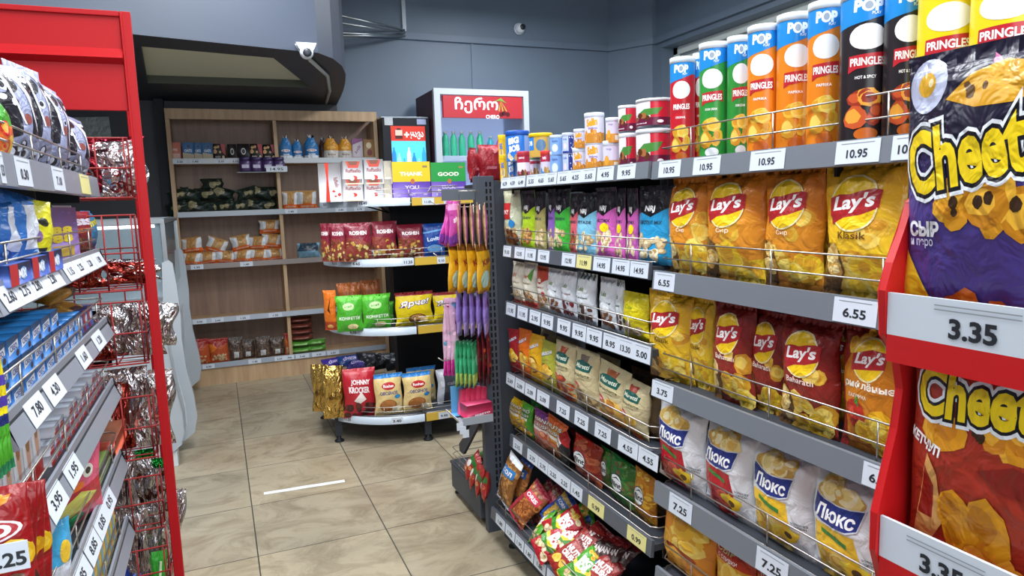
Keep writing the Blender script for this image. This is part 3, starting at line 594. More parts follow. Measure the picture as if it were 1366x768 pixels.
# ---- the round end gondola and the far shelf
DES['roshen'] = dict(dim=(.18, .23, .07), base='#7c1c30', look='burgundy sweets bag', pl='burgundy sweets bags', obj='sweets_bag', cat='sweets bag', pr=[('t', 'ROSHEN', 0, .74, 1.3, .1, '#f4ecec', 0, .03), ('p', [(-1, .0), (1, .0), (1, .38), (.2, .58), (-1, .62)], '#8c4034'), ('c', -.9, .05, .9, .5, 40, .012, ['#c8a04c', '#8c2a2c', '#d8c880', '#6a3a24'])])
DES['roshen_blue'] = dict(DES['roshen'], base='#1f4a9c', look='royal blue sweets bag', pr=[('t', 'Lovita', 0, .55, 1.3, .12, '#dfe8f8', .1, .03), ('e', 0, .25, .7, .12, '#6aa0d8'), ('p', [(-1, .75), (1, .85), (1, .8), (-1, .7)], '#6aa8e0')])
DES['konfetti'] = dict(dim=(.21, .22, .07), base='#48a82a', look='bright green sweets bag', obj='sweets_bag', cat='sweets bag', pr=[('e', -.1, .70, .45, .1, '#bfe6a0'), ('t', 'конф', -.1, .7, .6, .08, '#2f7a1c', .1), ('t', 'КОНФЕТТИ', 0, .38, 1.6, .1, '#f0f8e8', 0, .03), ('e', .2, .14, .4, .08, '#e6d8a0'), ('p', [(-1, .84), (1, .88), (1, 1), (-1, 1)], '#5cc034')])
DES['yarche'] = dict(dim=(.22, .22, .07), base='#e3c816', look='yellow sweets bag with maroon top', obj='sweets_bag', cat='sweets bag', pr=[('r', -1, .9, 1, 1, '#8c1c28'), ('t', 'Ярче!', 0, .66, 1.6, .2, '#5a2a7c', .1, .08, .2), ('t', 'Ярче!', 0, .665, 1.6, .2, '#ffffff', .1, .02, .2), ('e', .1, .22, .5, .14, '#7a4a24'), ('e', .1, .25, .35, .08, '#d8a05c'), ('e', .45, .16, .2, .07, '#e8c88c')])
DES['pumpkin'] = dict(dim=(.13, .26, .06), base='#d8701c', look='orange sweets bag', obj='sweets_bag', cat='sweets bag', pr=[('p', [(-.2, .5), (.3, .85), (.1, .55), (.3, .4)], '#3a2410'), ('r', -1, 0, 1, .22, '#a8401c'), ('e', 0, .1, .5, .05, '#e8b060')])
DES['caramel'] = dict(dim=(.2, .23, .07), base='#8c4a1c', look='brown caramel bag', obj='sweets_bag', cat='sweets bag', pr=[('r', -1, .8, 1, 1, '#a85a24')])
DES['gold'] = dict(dim=(.19, .22, .08), base='#c8a458', kind='foil', look='crumpled gold foil sweets bag', obj='sweets_bag', cat='sweets bag', wr=2, pr=[('p', [(-.6, .5), (.5, .55), (.4, .35), (-.5, .3)], '#b8924a'), ('t', 'Millennium', 0, .42, 1.0, .1, '#6a4a1c')])
DES['johnny'] = dict(dim=(.2, .23, .08), base='#b01c2c', look='red chocolate sweets bag', obj='sweets_bag', cat='sweets bag', pr=[('t', 'JOHNNY', .1, .72, 1.2, .12, '#f4e8e8', -.05, .04), ('t', 'KROCKER', 0, .58, 1.3, .12, '#f4e8e8', -.05, .04), ('p', [(-.4, .36), (.1, .54), (.4, .38), (0, .3)], '#e8dcd8'), ('c', -.9, .04, .9, .28, 14, .02, ['#4a201c', '#6a2c24', '#381412'])])
DES['oats'] = dict(dim=(.19, .22, .07), base='#dcc184', look='cream oat biscuit bag with blue top', obj='biscuit_bag', cat='biscuit bag', pr=[('r', -1, .90, 1, 1, '#2a7ac0'), ('e', 0, .72, .5, .09, '#b8242c'), ('t', 'Roshen', 0, .72, .75, .07, '#ffffff', 0, .02), ('t', 'ОВСЯНОЕ', 0, .55, 1.3, .08, '#4a5a8c', 0, .03), ('e', -.1, .25, .62, .15, '#a8642c'), ('e', -.1, .27, .5, .11, '#c07c40'), ('e', .6, .45, .22, .05, '#2a8ac8'), ('r', .2, .05, .8, .22, '#ece0c0')])
DES['mono'] = dict(dim=(.2, .24, .07), base='#3c3e46', look='white and charcoal coffee bag', obj='coffee_bag', cat='coffee bag', pr=[('p', [(-1, 0), (-.55, 0), (-.5, 1), (-1, 1)], '#c8ccd6'), ('r', -.5, .88, 1, 1, '#c8ccd6'), ('t', 'café', .1, .6, .8, .1, '#8a8c94')])
DES['dark_pack'] = dict(dim=(.17, .12, .07), base='#24272c', kind='film', look='black and silver sweets bag', obj='sweets_bag', cat='sweets bag', pr=[('c', -.8, .15, .8, .85, 12, .014, ['#5a5e68', '#3c3a4a', '#8a8c94'])])
DES['violet_pack'] = dict(dim=(.2, .12, .06), base='#3a2a84', look='violet chocolate bag lying flat', obj='sweets_bag', cat='sweets bag', pr=[('t', 'choco', 0, .5, 1.2, .3, '#c8b8e8', .1, .03), ('c', -.8, .1, .8, .4, 6, .012, ['#5a48a8', '#2a1c60'])])
DES['blue_pack'] = dict(DES['violet_pack'], base='#1f3f84', look='navy blue sweets bag lying flat')
def praline(): return dict(dim=(.13, .11, .08), style='box', base='#c9c9cd', top='#c0bcbc', look='white praline box', pl='white praline boxes', obj='praline_box', cat='sweets box', pr=[('p', [(-.75, .98), (.75, .98), (.5, .7), (-.5, .7)], '#c04a3c'), ('p', [(-.55, .98), (.55, .98), (.35, .82), (-.35, .82)], '#7a4a3c'), ('t', 'Raffaello', 0, .58, 1.5, .16, '#8c3a3c', 0, .02), ('e', .1, .28, .3, .09, '#c83a34'), ('e', -.15, .26, .22, .1, '#f4f0ec'), ('r', -.9, .0, .9, .06, '#d8c8b0')])
DES['praline'] = praline()
DES['praline_tall'] = dict(dim=(.13, .23, .07), style='box', base='#c8c8cd', look='tall white praline box with red ribbon', obj='praline_box', cat='sweets box', pr=[('p', [(-.45, 0), (-.05, 0), (-.15, .6), (-.05, 1), (-.4, 1), (-.3, .6)], '#c8301c'), ('t', 'Raffaello', .55, .5, .9, .1, '#8c3a3c', -1.4), ('c', .2, .1, .8, .3, 3, .01, ['#c83a34'])])
DES['praline_cream'] = dict(DES['praline'], base='#cfc8b8', look='cream sided praline box end', pr=[('r', -.6, .3, .6, .7, '#bdb4a0')])
def gift(look, top, w1, w2): return dict(dim=(.24, .2, .06), style='box', base='#5a3c9c', top='#2a2a38', look=look, obj='gift_box', cat='gift box', pr=[('r', -1, .47, 1, 1, top), ('t', w1, 0, .68, 1.2, .1, '#f4f4e4', 0, .03), ('t', w2, 0, .32, .75, .1, '#d8d0ec', 0, .02), ('e', .05, .48, .11, .07, '#b0623c'), ('r', .6, .84, .85, .9, '#8a7a4c'), ('e', -.7, .12, .07, .04, '#b0a0d8'), ('r', .6, .1, .8, .15, '#b0a0d8'), ('t', 'merci', 0, .13, .3, .06, '#d8d0ec')])
DES['gift_yellow'] = gift('yellow and purple gift chocolate box', '#e0b81c', 'THANK', 'YOU'); DES['gift_green'] = gift('green and purple gift chocolate box', '#1f8c3c', 'GOOD', 'LUCK')
DES['crimson_bag'] = dict(dim=(.2, .2, .09), base='#8c1420', look='glossy crimson bag', obj='sweets_bag', cat='sweets bag', wr=2.2, pr=[('r', -.5, .35, .3, .42, '#c8707c'), ('r', -1, .9, 1, 1, '#a83040')])
def carton(look, base, pr, dim=(.15, .18, .05), **k): return dict(dim=dim, style='box', base=base, look=look, obj=k.pop('obj', 'food_box'), cat=k.pop('cat', 'food box'), pr=pr, **k)
DES['cart_pink'] = carton('salmon pink flour carton', '#cf7a68', [('r', -.8, .1, .8, .4, '#e8b8a8'), ('t', 'рис', 0, .6, .9, .14, '#f4e8e0')])
DES['cart_blue'] = carton('light blue grain carton', '#4a7ab0', [('p', [(-1, 0), (1, 0), (1, .35), (-1, .45)], '#c8b898'), ('e', .1, .78, .3, .1, '#1c3464'), ('t', 'OATS', 0, .55, 1.3, .14, '#e8f0f8', 0, .03)])
DES['cart_cookie'] = carton('black biscuit stick carton with red corner', '#1f1a18', [('p', [(.2, 1), (1, 1), (1, .3), (.5, .5)], '#b02830'), ('c', -.8, .4, .4, .85, 5, .02, ['#d8a86c', '#c08c50']), ('t', 'ONEX', -.3, .22, .9, .12, '#e8e0d8'), ('e', .6, .2, .2, .1, '#e8c8a0')])
DES['cart_cracker'] = carton('black snack carton with white emblem', '#201a1a', [('e', 0, .55, .4, .2, '#d8d8d4'), ('e', 0, .55, .28, .14, '#2a2220'), ('r', -1, 0, 1, .18, '#6a3c34')])
DES['cart_white'] = carton('white and purple snack carton', '#cfc6d0', [('p', [(-1, .7), (1, .9), (1, 1), (-1, 1)], '#7a3c74'), ('t', 'kids', 0, .5, 1.2, .2, '#8a2c44', .8), ('r', -1, 0, 1, .12, '#a04a4c')])
DES['cart_tan'] = carton('tan rusk carton', '#a8845c', [('e', 0, .7, .5, .15, '#e0d0b0'), ('e', .1, .35, .5, .16, '#7a2c24'), ('r', -1, 0, 1, .1, '#6a3c34')])
DES['bread_blue'] = dict(dim=(.18, .25, .11), style='tied', base='#2f74ae', look='blue bread bag tied at top', pl='blue bread bags', obj='bread_bag', cat='bread bag', pr=[('e', 0, .42, .7, .06, '#e8eef4'), ('t', 'ХЛЕБ', 0, .42, 1.1, .07, '#c03a34', 0, .03), ('r', -1, .05, 1, .2, '#e0e6ee'), ('t', 'toast', 0, .25, 1.0, .08, '#ffffff')])
DES['bread_gold'] = dict(DES['bread_blue'], base='#c88a2c', look='golden bread bag tied at top', ruff='#e8dcd0', pl='golden bread bags', pr=[('r', -1, .05, 1, .42, '#d0cac4'), ('t', 'buns', 0, .25, 1.0, .1, '#7a4a2c'), ('e', 0, .55, .6, .06, '#e8b04c')])
DES['bread_dark'] = dict(DES['bread_blue'], base='#4a3434', look='dark bread bag tied at top', pr=[('c', -.8, .1, .8, .5, 8, .02, BROWN)])
DES['tea_pack'] = dict(dim=(.2, .11, .11), base='#22302a', kind='film', look='dark green grocery bag', pl='dark green grocery bags', obj='grocery_bag', cat='grocery bag', wr=2.2, pr=[('c', -.7, .15, .7, .7, 3, .035, ['#a39a78', '#8c8464']), ('p', [(-.3, .7), (.4, .95), (.8, .7)], '#16221c')])
DES['pasta'] = dict(dim=(.23, .13, .12), base='#b08450', look='orange ended pasta bag', pl='orange ended pasta bags', obj='pasta_bag', cat='pasta bag', pr=[('r', -1, 0, 1, .34, '#d8621c'), ('p', [(-1, .3), (-.5, .3), (-.35, .9), (-1, .95)], '#d0d4d8'), ('p', [(.45, .3), (1, .3), (1, .95), (.6, .9)], '#d0d4d8'), ('c', -.3, .4, .4, .9, 10, .012, ['#c09858', '#9a7038']), ('t', 'макарони', 0, .18, 1.3, .12, '#f4dcc8')])
DES['bluewrap'] = dict(dim=(.26, .13, .12), base='#6f9ab4', kind='film', look='light blue grocery bag with dark top', obj='grocery_bag', cat='grocery bag', wr=2, pr=[('p', [(-1, .5), (1, .5), (.7, 1), (-.7, 1)], '#2a3f52'), ('e', -.1, .75, .25, .15, '#16202a')])
DES['beans_red'] = dict(dim=(.26, .28, .1), base='#b04c24', look='orange and red bean bag', pl='orange and red bean bags', obj='grain_bag', cat='grain bag', pr=[('p', [(-1, .75), (0, .65), (1, .8), (1, 1), (-1, 1)], '#98241c'), ('c', -.7, .06, .7, .35, 40, .014, ['#d8c8a8', '#c8b48c', '#a88c64']), ('p', [(-1, .4), (-.2, .6), (-.5, .75), (-1, .8)], '#d8782c')])
DES['beans_clear'] = dict(dim=(.2, .25, .1), base='#4a3a34', look='clear bag of brown buckwheat', pl='clear bags of brown grain', obj='grain_bag', cat='grain bag', wr=1.6, pr=[('c', -.85, .08, .85, .85, 60, .013, ['#7a6454', '#5c483c', '#8c7a68', '#3c302c']), ('r', -.35, .12, .35, .38, '#c8ccd0'), ('r', -1, .86, 1, 1, '#5c5450')])
DES['slab_red'] = dict(dim=(.26, .05, .16), base='#6a342a', look='flat brown red bar packet', pl='brown red bar packets in a stack', obj='bar_packet', cat='sweets packet', pr=[('r', -.8, .3, .6, .6, '#8c5448')])
DES['slab_green'] = dict(dim=(.28, .06, .16), base='#4f8a34', look='flat green bar packet', pl='green bar packets in a stack', obj='bar_packet', cat='sweets packet', pr=[('r', -.8, .3, .5, .6, '#86b868')])
# ---- the near left gondola
DES['panda'] = dict(dim=(.2, .27, .1), style='pillow', base='#9298b8', look='pale cellophane gift bag with black blotches', pl='pale gift bags with black blotches', obj='gift_bag', cat='gift bag', wr=1.6, pr=[
    ('e', -.35, .82, .3, .09, '#15141c'), ('e', .4, .8, .22, .08, '#15141c'), ('p', [(-.8, .3), (-.3, .35), (-.2, .6), (-.5, .75), (-.9, .6)], '#1a1822'), ('p', [(.1, .35), (.6, .3), (.7, .6), (.3, .68)], '#1a1822'), ('e', -.8, .55, .14, .12, '#14131c'), ('e', .82, .6, .12, .14, '#14131c'), ('c', -.9, .1, .9, .9, 8, .014, ['#16141c', '#d8dcf0']),
    ('c', -.8, .05, .8, .22, 7, .018, ['#14131a', '#d8dcec']), ('e', 0, .5, .15, .05, '#8a4a44'), ('p', [(-.1, .95), (.05, .95), (.5, .4), (.42, .38)], '#eef0fa'), ('p', [(-.6, .9), (-.52, .92), (-.1, .45), (-.18, .45)], '#eef0fa')])
DES['jelly_green'] = dict(dim=(.14, .2, .06), base='#3f9a2c', look='green and orange jelly bag', obj='sweets_bag', cat='sweets bag', pr=[('r', -1, 0, 1, .55, '#d8682c'), ('e', 0, .3, .5, .12, '#e8c03c'), ('c', -.7, .1, .7, .5, 6, .02, ['#d8342c', '#e8a03c'])])
DES['wafer_blue'] = dict(dim=(.16, .2, .05), base='#2a6fc0', kind='film', look='shiny blue sweets bag with white card', obj='sweets_bag', cat='sweets bag', wr=2, pr=[('p', [(-.3, .3), (.5, .35), (.6, .9), (-.1, .85)], '#d6dcea'), ('c', -.9, .05, .9, .3, 6, .02, ['#6aa8e0', '#1c4a94', '#c8d8f0'])])
DES['mask_yellow'] = dict(dim=(.1, .22, .03), base='#c9c41c', look='yellow packet with dark mask print', obj='sweets_packet', cat='sweets packet', pr=[('e', -.2, .7, .3, .06, '#1c1c14'), ('e', .3, .7, .25, .06, '#1c1c14'), ('e', 0, .5, .2, .08, '#7a5a8c'), ('p', [(-.4, .32), (.5, .36), (.3, .26), (-.2, .24)], '#1c1c14')])
DES['eight_purple'] = carton('purple wafer carton with yellow numbers', '#8a6cb0', [('c', -.9, .5, .9, .98, 10, .004, ['#5c4488']), ('t', '8', -.3, .58, .5, .13, '#e8cf1c', 0, .06), ('t', '8', .3, .58, .5, .13, '#e8cf1c', 0, .06), ('t', '8', -.3, .43, .5, .13, '#e8cf1c', 0, .06), ('t', '8', .3, .43, .5, .13, '#e8cf1c', 0, .06), ('r', -.6, .1, .6, .3, '#c8a83c')], (.09, .2, .05), obj='wafer_box', cat='sweets box', side='#6a4c90')
DES['bar_blue'] = dict(dim=(.08, .2, .03), base='#2f86c8', look='tall blue and white wafer packet', obj='wafer_packet', cat='sweets packet', pr=[('r', -1, .9, 1, 1, '#dfe6ee'), ('p', [(-1, .5), (1, .7), (1, .62), (-1, .42)], '#e8eef4'), ('p', [(-1, 0), (1, 0), (1, .3), (-1, .2)], '#a8282c'), ('c', -.6, .75, .6, .85, 3, .008, BROWN)])
DES['bar_sis'] = dict(dim=(.12, .18, .04), base='#8c1c2c', look='dark red wafer packet with blue letters', obj='wafer_packet', cat='sweets packet', pr=[('t', 'SIS', 0, .75, 1.5, .14, '#e8e4f4', 0, .06), ('r', -1, .5, 1, .6, '#c8641c'), ('c', -.8, .05, .8, .45, 8, .02, BROWN)])
DES['bar_cyan'] = dict(DES['bar_sis'], base='#2a8ac0', look='cyan wafer packet', pr=[('t', 'max', 0, .7, 1.4, .12, '#f4e82c', .2, .05), ('r', -1, 0, 1, .2, '#1c4a8c')])
DES['choc_low'] = carton('small blue and red chocolate carton', '#2f4f9c', [('r', -1, 0, -.3, 1, '#b02428'), ('e', .2, .5, .3, .3, '#7aa8d8'), ('t', 'MIX', .1, .5, .7, .4, '#f0f0f4', 0, .04)], (.1, .07, .06), obj='chocolate_box', cat='sweets box')
DES['oreo'] = carton('blue biscuit carton', '#1f74c4', [('p', [(-.8, .25), (.8, .45), (.8, .8), (-.8, .65)], '#e0e6f2'), ('t', 'CREO', 0, .53, 1.2, .26, '#2a4a94', .08, .04), ('e', .6, .2, .25, .14, '#3a2c34')], (.075, .075, .28), obj='biscuit_box', cat='biscuit box', top='#2a86d4', side='#1c68b4')
DES['choc_foil'] = dict(dim=(.3, .06, .16), base='#4a2c24', kind='film', look='brown wrapped chocolate slab', obj='chocolate_bar', cat='chocolate bar', wr=1.5, pr=[('c', -.7, .2, .7, .8, 5, .02, ['#a8843c', '#2a1814'])])
DES['choc_gold'] = dict(DES['choc_foil'], base='#a87c2c', look='gold and black wrapped chocolate slab', pr=[('r', -.5, .2, .1, .8, '#2a2018'), ('c', .2, .2, .8, .8, 5, .02, ['#d8b04c', '#7a5a1c'])])
DES['kinder'] = carton('white and red chocolate bar', '#dfe2ec', [('r', -1, 0, 1, .4, '#c0281c'), ('t', 'kinder', -.1, .6, 1.2, .3, '#b02c24', 0, .03), ('r', .4, .1, .8, .8, '#6a8cc0')], (.05, .022, .13), obj='chocolate_bar', cat='chocolate bar', top='#c9d4e6')
DES['kinder_box'] = carton('white chocolate carton with red foot', '#dde0e8', [('r', -1, 0, 1, .22, '#c0281c'), ('e', .1, .55, .4, .25, '#d8a68c'), ('e', .1, .72, .42, .14, '#9a6c3c'), ('r', -1, .25, -.5, .9, '#e8ecf4')], (.09, .13, .06), obj='chocolate_box', cat='sweets box', top='#c8ccd8')
DES['book_yellow'] = carton('yellow story book box', '#dca82c', [('e', .2, .25, .3, .12, '#e8e4dc'), ('e', .2, .2, .1, .05, '#2a2420'), ('e', -.3, .7, .25, .1, '#c87c2c')], (.13, .15, .03), obj='toy_box', cat='toy box', side='#c8882c')
DES['book_green'] = carton('green framed puzzle box', '#d8a83c', [('r', -.8, .1, .8, .9, '#2f8a44'), ('t', 'МЕМО', 0, .75, .9, .06, '#cfe8c8'), ('r', -.5, .3, .5, .34, '#b8d8b0'), ('r', -.5, .42, .5, .46, '#b8d8b0'), ('r', -.5, .54, .5, .58, '#b8d8b0')], (.15, .2, .04), obj='toy_box', cat='toy box', side='#a8742c')
DES['box_coral'] = carton('coral orange sweets box', '#e0674a', [('r', -.9, .03, .9, .06, '#c8503a')], (.09, .19, .09), obj='toy_box', cat='toy box', side='#b84c34', top='#7a4a34')
DES['box_mint'] = carton('pale green animal biscuit box', '#a8c880', [('e', 0, .8, .6, .12, '#8a6a8c'), ('e', -.1, .4, .4, .2, '#d8e6d0'), ('c', -.6, .1, .6, .3, 4, .012, ['#f0f0e8', '#4a8a4c'])], (.1, .14, .06), obj='toy_box', cat='toy box', side='#4a5a9c', top='#8ab060')
DES['box_blue'] = carton('blue animal biscuit box', '#4a5aa0', [('e', 0, .5, .6, .25, '#8a9ad0')], (.1, .2, .05), obj='toy_box', cat='toy box')
DES['pink_pack'] = dict(dim=(.2, .25, .05), style='pillow', base='#d8587c', look='pink cartoon shaped jelly bag', obj='jelly_bag', cat='sweets bag', wr=.5, pr=[('p', [(-1, .5), (1, .55), (1, .25), (-1, .2)], '#b02834'), ('e', -.35, .72, .16, .08, '#e0e0d4'), ('e', -.35, .72, .08, .04, '#3a3a34'), ('e', .45, .7, .16, .08, '#e0e0d4'), ('e', .45, .7, .08, .04, '#3a3a34'), ('p', [(-.9, .3), (.2, .5), (.7, .38), (-.6, .1)], '#c8c860'), ('c', -.8, .02, .6, .2, 8, .03, ['#2f7a54', '#1f9a5c']), ('t', 'а', -.3, .24, .3, .1, '#1f7a3c', .4, .06), ('e', .1, .58, .2, .05, '#e8782c')])
DES['bubble_blue'] = dict(dim=(.13, .14, .04), base='#3a9ac8', look='blue and white jelly packet with yellow spot', obj='jelly_packet', cat='sweets packet', pr=[('r', -1, 0, 1, .45, '#c8d0e0'), ('e', 0, .6, .4, .15, '#e8c02c')])
DES['gum_box'] = carton('yellow and blue bubble gum carton', '#d8c04c', [('p', [(-1, 1), (.2, 1), (-.2, .0), (-1, 0)], '#7ab4d8'), ('e', .1, .55, .3, .2, '#e8a02c')], (.06, .05, .1), obj='gum_box', cat='sweets box', top='#6ab0d8', side='#d8b83c')
DES['gum_red'] = dict(DES['gum_box'], base='#b02434', look='red bubble gum carton', pr=[('t', 'XX', 0, .5, 1, .5, '#f0dcd0', 0, .06)], top='#a81c34', side='#c8a02c')
DES['cola_bag'] = dict(dim=(.2, .27, .05), base='#8f1418', look='red cola jelly bag', pl='red cola jelly bags', obj='jelly_bag', cat='sweets bag', wr=.8, pr=[('p', [(.1, .86), (.45, .93), (.8, .955), (.75, .92), (.3, .85)], '#d88a2c'), ('e', .6, .95, .1, .015, '#e8a83c'), ('e', .28, .785, .62, .065, '#e4e0ec'), ('e', .28, .785, .57, .055, '#a8242c'), ('t', 'BETO', .28, .785, .95, .06, '#f6f4f8', 0, .05), ('c', -.8, .55, .95, .70, 14, .022, ['#d8ac1c', '#e8c43c', '#c89414']), ('c', -.8, .3, .9, .5, 10, .026, ['#6a4a3c', '#4a2c24']), ('c', -.8, .04, .8, .2, 10, .026, ['#6a4a3c', '#4a2c24', '#8c6a54'])])
DES['silver'] = dict(dim=(.16, .2, .06), base='#c4c2c4', kind='foil', look='silver foil backed snack bag', pl='silver foil backed snack bags', obj='foil_bag', cat='snack bag', wr=3, pr=[('r', -1, .9, 1, 1, '#c9c7ca'), ('c', -.8, .1, .8, .85, 4, .03, ['#a8a0a0', '#8c7a78'])])
DES['silver_red'] = dict(DES['silver'], base='#a84038', look='red foil snack bag', pl='red foil snack bags', pr=[('r', -1, .88, 1, 1, '#c4c0c4'), ('c', -.9, .1, .9, .8, 9, .03, ['#d8c8c8', '#7a2420', '#b8503c'])])
DES['silver_green'] = dict(DES['silver'], look='silver foil bag with green top', pl='green topped foil bags', pr=[('r', -1, .84, 1, 1, '#1f8a3c'), ('c', -.8, .1, .8, .8, 6, .03, ['#a8a0a0', '#5c3c30'])])
DES['corny'] = dict(DES['silver'], dim=(.2, .24, .07), look='silver foil bag with red seam', pr=[('r', -1, .93, 1, 1, '#9a2c44'), ('t', 'Cornet', -.45, .78, .7, .08, '#3a1c24', .1, .05), ('p', [(-1, .93), (-.6, .93), (-.5, .1), (-.75, .0)], '#8c2c38'), ('c', -.5, .1, .4, .5, 7, .02, ['#8a3a3c', '#d8d4d8'])])
DES['blue_sweets'] = dict(dim=(.16, .2, .06), base='#1f3fa8', look='deep blue milk sweets bag', obj='sweets_bag', cat='sweets bag', pr=[('e', 0, .5, .6, .26, '#e0e8f8'), ('t', 'milk', 0, .5, .9, .12, '#2a4ab0', .1, .03), ('p', [(-1, .7), (1, .9), (1, .84), (-1, .64)], '#5a8ae0')])
DES['green_sweets'] = dict(dim=(.14, .2, .06), base='#2f9a2c', look='green and white sweets bag', obj='sweets_bag', cat='sweets bag', pr=[('p', [(-.6, .1), (0, .9), (.3, .9), (-.2, .1)], '#d8ecc8'), ('e', .4, .4, .3, .15, '#8ad05c')])
DES['mini_red'] = dict(dim=(.1, .13, .04), base='#9a2420', look='small red rusk bag', pl='small red rusk bags', obj='rusk_bag', cat='snack bag', pr=[('r', -1, .6, 1, .8, '#2f6a2c'), ('c', -.8, .1, .8, .55, 7, .016, ['#c8704a', '#8c2a1c', '#d89a5c']), ('e', 0, .5, .4, .14, '#e0dcd8')])
# ---- hanging strips on the gondola end
DES['hang_pink'] = dict(dim=(.09, .2, .022), base='#c84aa4', look='pink and tan packet', obj='hanging_packet', cat='sweets packet', pr=[('r', -1, .8, 1, .94, '#e8a0d0'), ('t', 'girl', 0, .6, 1.2, .12, '#f4e4f0', .2, .04), ('p', [(-1, .2), (1, .4), (1, .1), (-1, 0)], '#7a3c9c')])
DES['hang_tan'] = dict(DES['hang_pink'], base='#b89468', look='tan backed packet', pr=[('r', -1, .0, -.5, 1, '#a8589c'), ('e', .2, .5, .2, .2, '#c8a888')])
DES['hang_gold'] = dict(DES['hang_pink'], dim=(.12, .2, .03), base='#d8a01c', look='golden yellow sweets packet', pr=[('e', -.1, .28, .6, .18, '#bfe0d4'), ('r', -1, .86, 1, 1, '#7a4a1c'), ('t', 'Kiss', 0, .65, 1.1, .12, '#8c2c2c', .3, .04)])
DES['hang_lilac'] = dict(DES['hang_pink'], dim=(.1, .2, .025), base='#8a70b8', look='lilac sweets packet', pr=[('p', [(-1, 0), (1, .2), (1, .5), (-1, .3)], '#b8a0d8'), ('e', 0, .75, .5, .12, '#6a2c6c')])
DES['hang_wand'] = dict(DES['hang_pink'], dim=(.05, .34, .03), base='#c8a0b8', look='tall pink candy tube', pr=[('r', -1, .0, 1, .22, '#d82c94'), ('c', -.8, .25, .8, .95, 12, .01, ['#8c2c5c', '#e8c0d8', '#5a9ab8'])])
DES['hang_green'] = dict(DES['hang_pink'], dim=(.09, .21, .022), base='#3fa474', look='mint green sweets packet', pr=[('p', [(-1, 0), (1, .1), (1, .35), (-1, .3)], '#c8d86c'), ('e', 0, .6, .4, .14, '#8cd8b0'), ('r', -1, .88, 1, 1, '#2a8a5c')])
DES['hang_dark'] = dict(DES['hang_pink'], dim=(.06, .26, .02), base='#6a1c24', look='dark red sweets packet', pr=[('c', -.8, .1, .8, .9, 8, .01, ['#2f7a3c', '#c8502c', '#3a1418'])])
DES['mix_strip'] = dict(DES['hang_pink'], dim=(.05, .24, .02), base='#d8c81c', look='yellow and purple striped sweets strip', pl='striped sweets strips hanging in a bundle', pr=[('r', -1, .86, 1, 1, '#e0981c'), ('r', -1, .66, 1, .74, '#4a3a9c'), ('r', -1, .5, 1, .58, '#4a3a9c'), ('r', -1, .36, 1, .44, '#1c2c6c'), ('r', -1, .08, 1, .36, '#4aa82c'), ('r', -1, .0, 1, .08, '#2a8a5c')])
DES['beto_box'] = carton('pink jelly stick carton', '#c8305c', [('p', [(-1, 0), (1, 0), (1, .6), (-1, .15)], '#b8284c'), ('t', 'BEBETO', .2, .24, 1.2, .14, '#f8e8f0', .1, .04)], (.15, .1, .09), obj='jelly_box', cat='sweets box', top='#e0507c')
DES['beto_small'] = carton('small pink candy box', '#d84a70', [('p', [(-1, 0), (1, .8), (1, 0)], '#b8284c')], (.03, .12, .03), obj='jelly_box', cat='sweets box')
# ------------------------------------------------------------------ the room
WALL_Y, WALL_X = 7.15, 4.65
LX, BY, CZ = -2.6, -2.2, 4.05
mb = MB(); mb.box(LX-.1, BY-.1, -.1, WALL_X+.4, WALL_Y+.1, 0, FLOOR_M); struct(mb, 'floor')
mb = MB(); mb.box(LX-.1, BY-.1, CZ, WALL_X+.4, WALL_Y+.1, CZ+.1, mat('#c8ccd0', 'paint')); struct(mb, 'ceiling')
mb = MB(); mb.box(1.19, WALL_Y, 0, 4.29, WALL_Y+.1, CZ, WALL_M); mb.box(LX, WALL_Y, 0, 1.19, WALL_Y+.1, CZ, DARK_M)  # left part darker: shade under the bulkhead is put into its colour
mb.box(2.615, WALL_Y-.012, 0, 2.645, WALL_Y, 3.24, WALL_M); struct(mb, 'wall_back')
mb = MB(); mb.prism([(4.29, WALL_Y), (4.57, 6.69), (WALL_X+.3, 6.69), (WALL_X+.3, WALL_Y+.1), (4.29, WALL_Y+.1)], 2, 0, CZ, WALL_M); struct(mb, 'wall_corner')
mb = MB(); X0, X1 = 4.62, 4.92
mb.box(X0, 6.58, 0, X1, 6.69, CZ, WALL_M); mb.box(X0, BY, 3.17, X1, 6.58, CZ, WALL_M); mb.box(X0, BY, 0, X1, 6.58, 1.75, WALL_M); mb.box(X0, BY, 1.75, X1, .6, 3.17, WALL_M); struct(mb, 'wall_right')
mb = MB(); mb.box(LX-.1, BY, 0, LX, WALL_Y, CZ, mat('#585f6a', 'paint')); struct(mb, 'wall_left')
mb = MB(); mb.box(LX, BY-.1, 0, WALL_X, BY, CZ, mat('#8b949e', 'paint')); struct(mb, 'wall_front')
mb = MB(); mb.box(-.42, 6.98, 0, -.345, WALL_Y, 2.56, mat('#23262c', 'paint')); struct(mb, 'trim_2')
# the pipe rail round the wall
mb = MB(); rz0, rz1 = 3.225, 3.29
mb.prism([(1.15, WALL_Y-.035), (4.28, WALL_Y-.035), (4.56, 6.66), (4.58, 6.66), (4.58, BY), (X0, BY), (X0, 6.69), (4.3, WALL_Y), (1.15, WALL_Y)], 2, rz0, rz1, WALL_M); struct(mb, 'trim_1', .004)
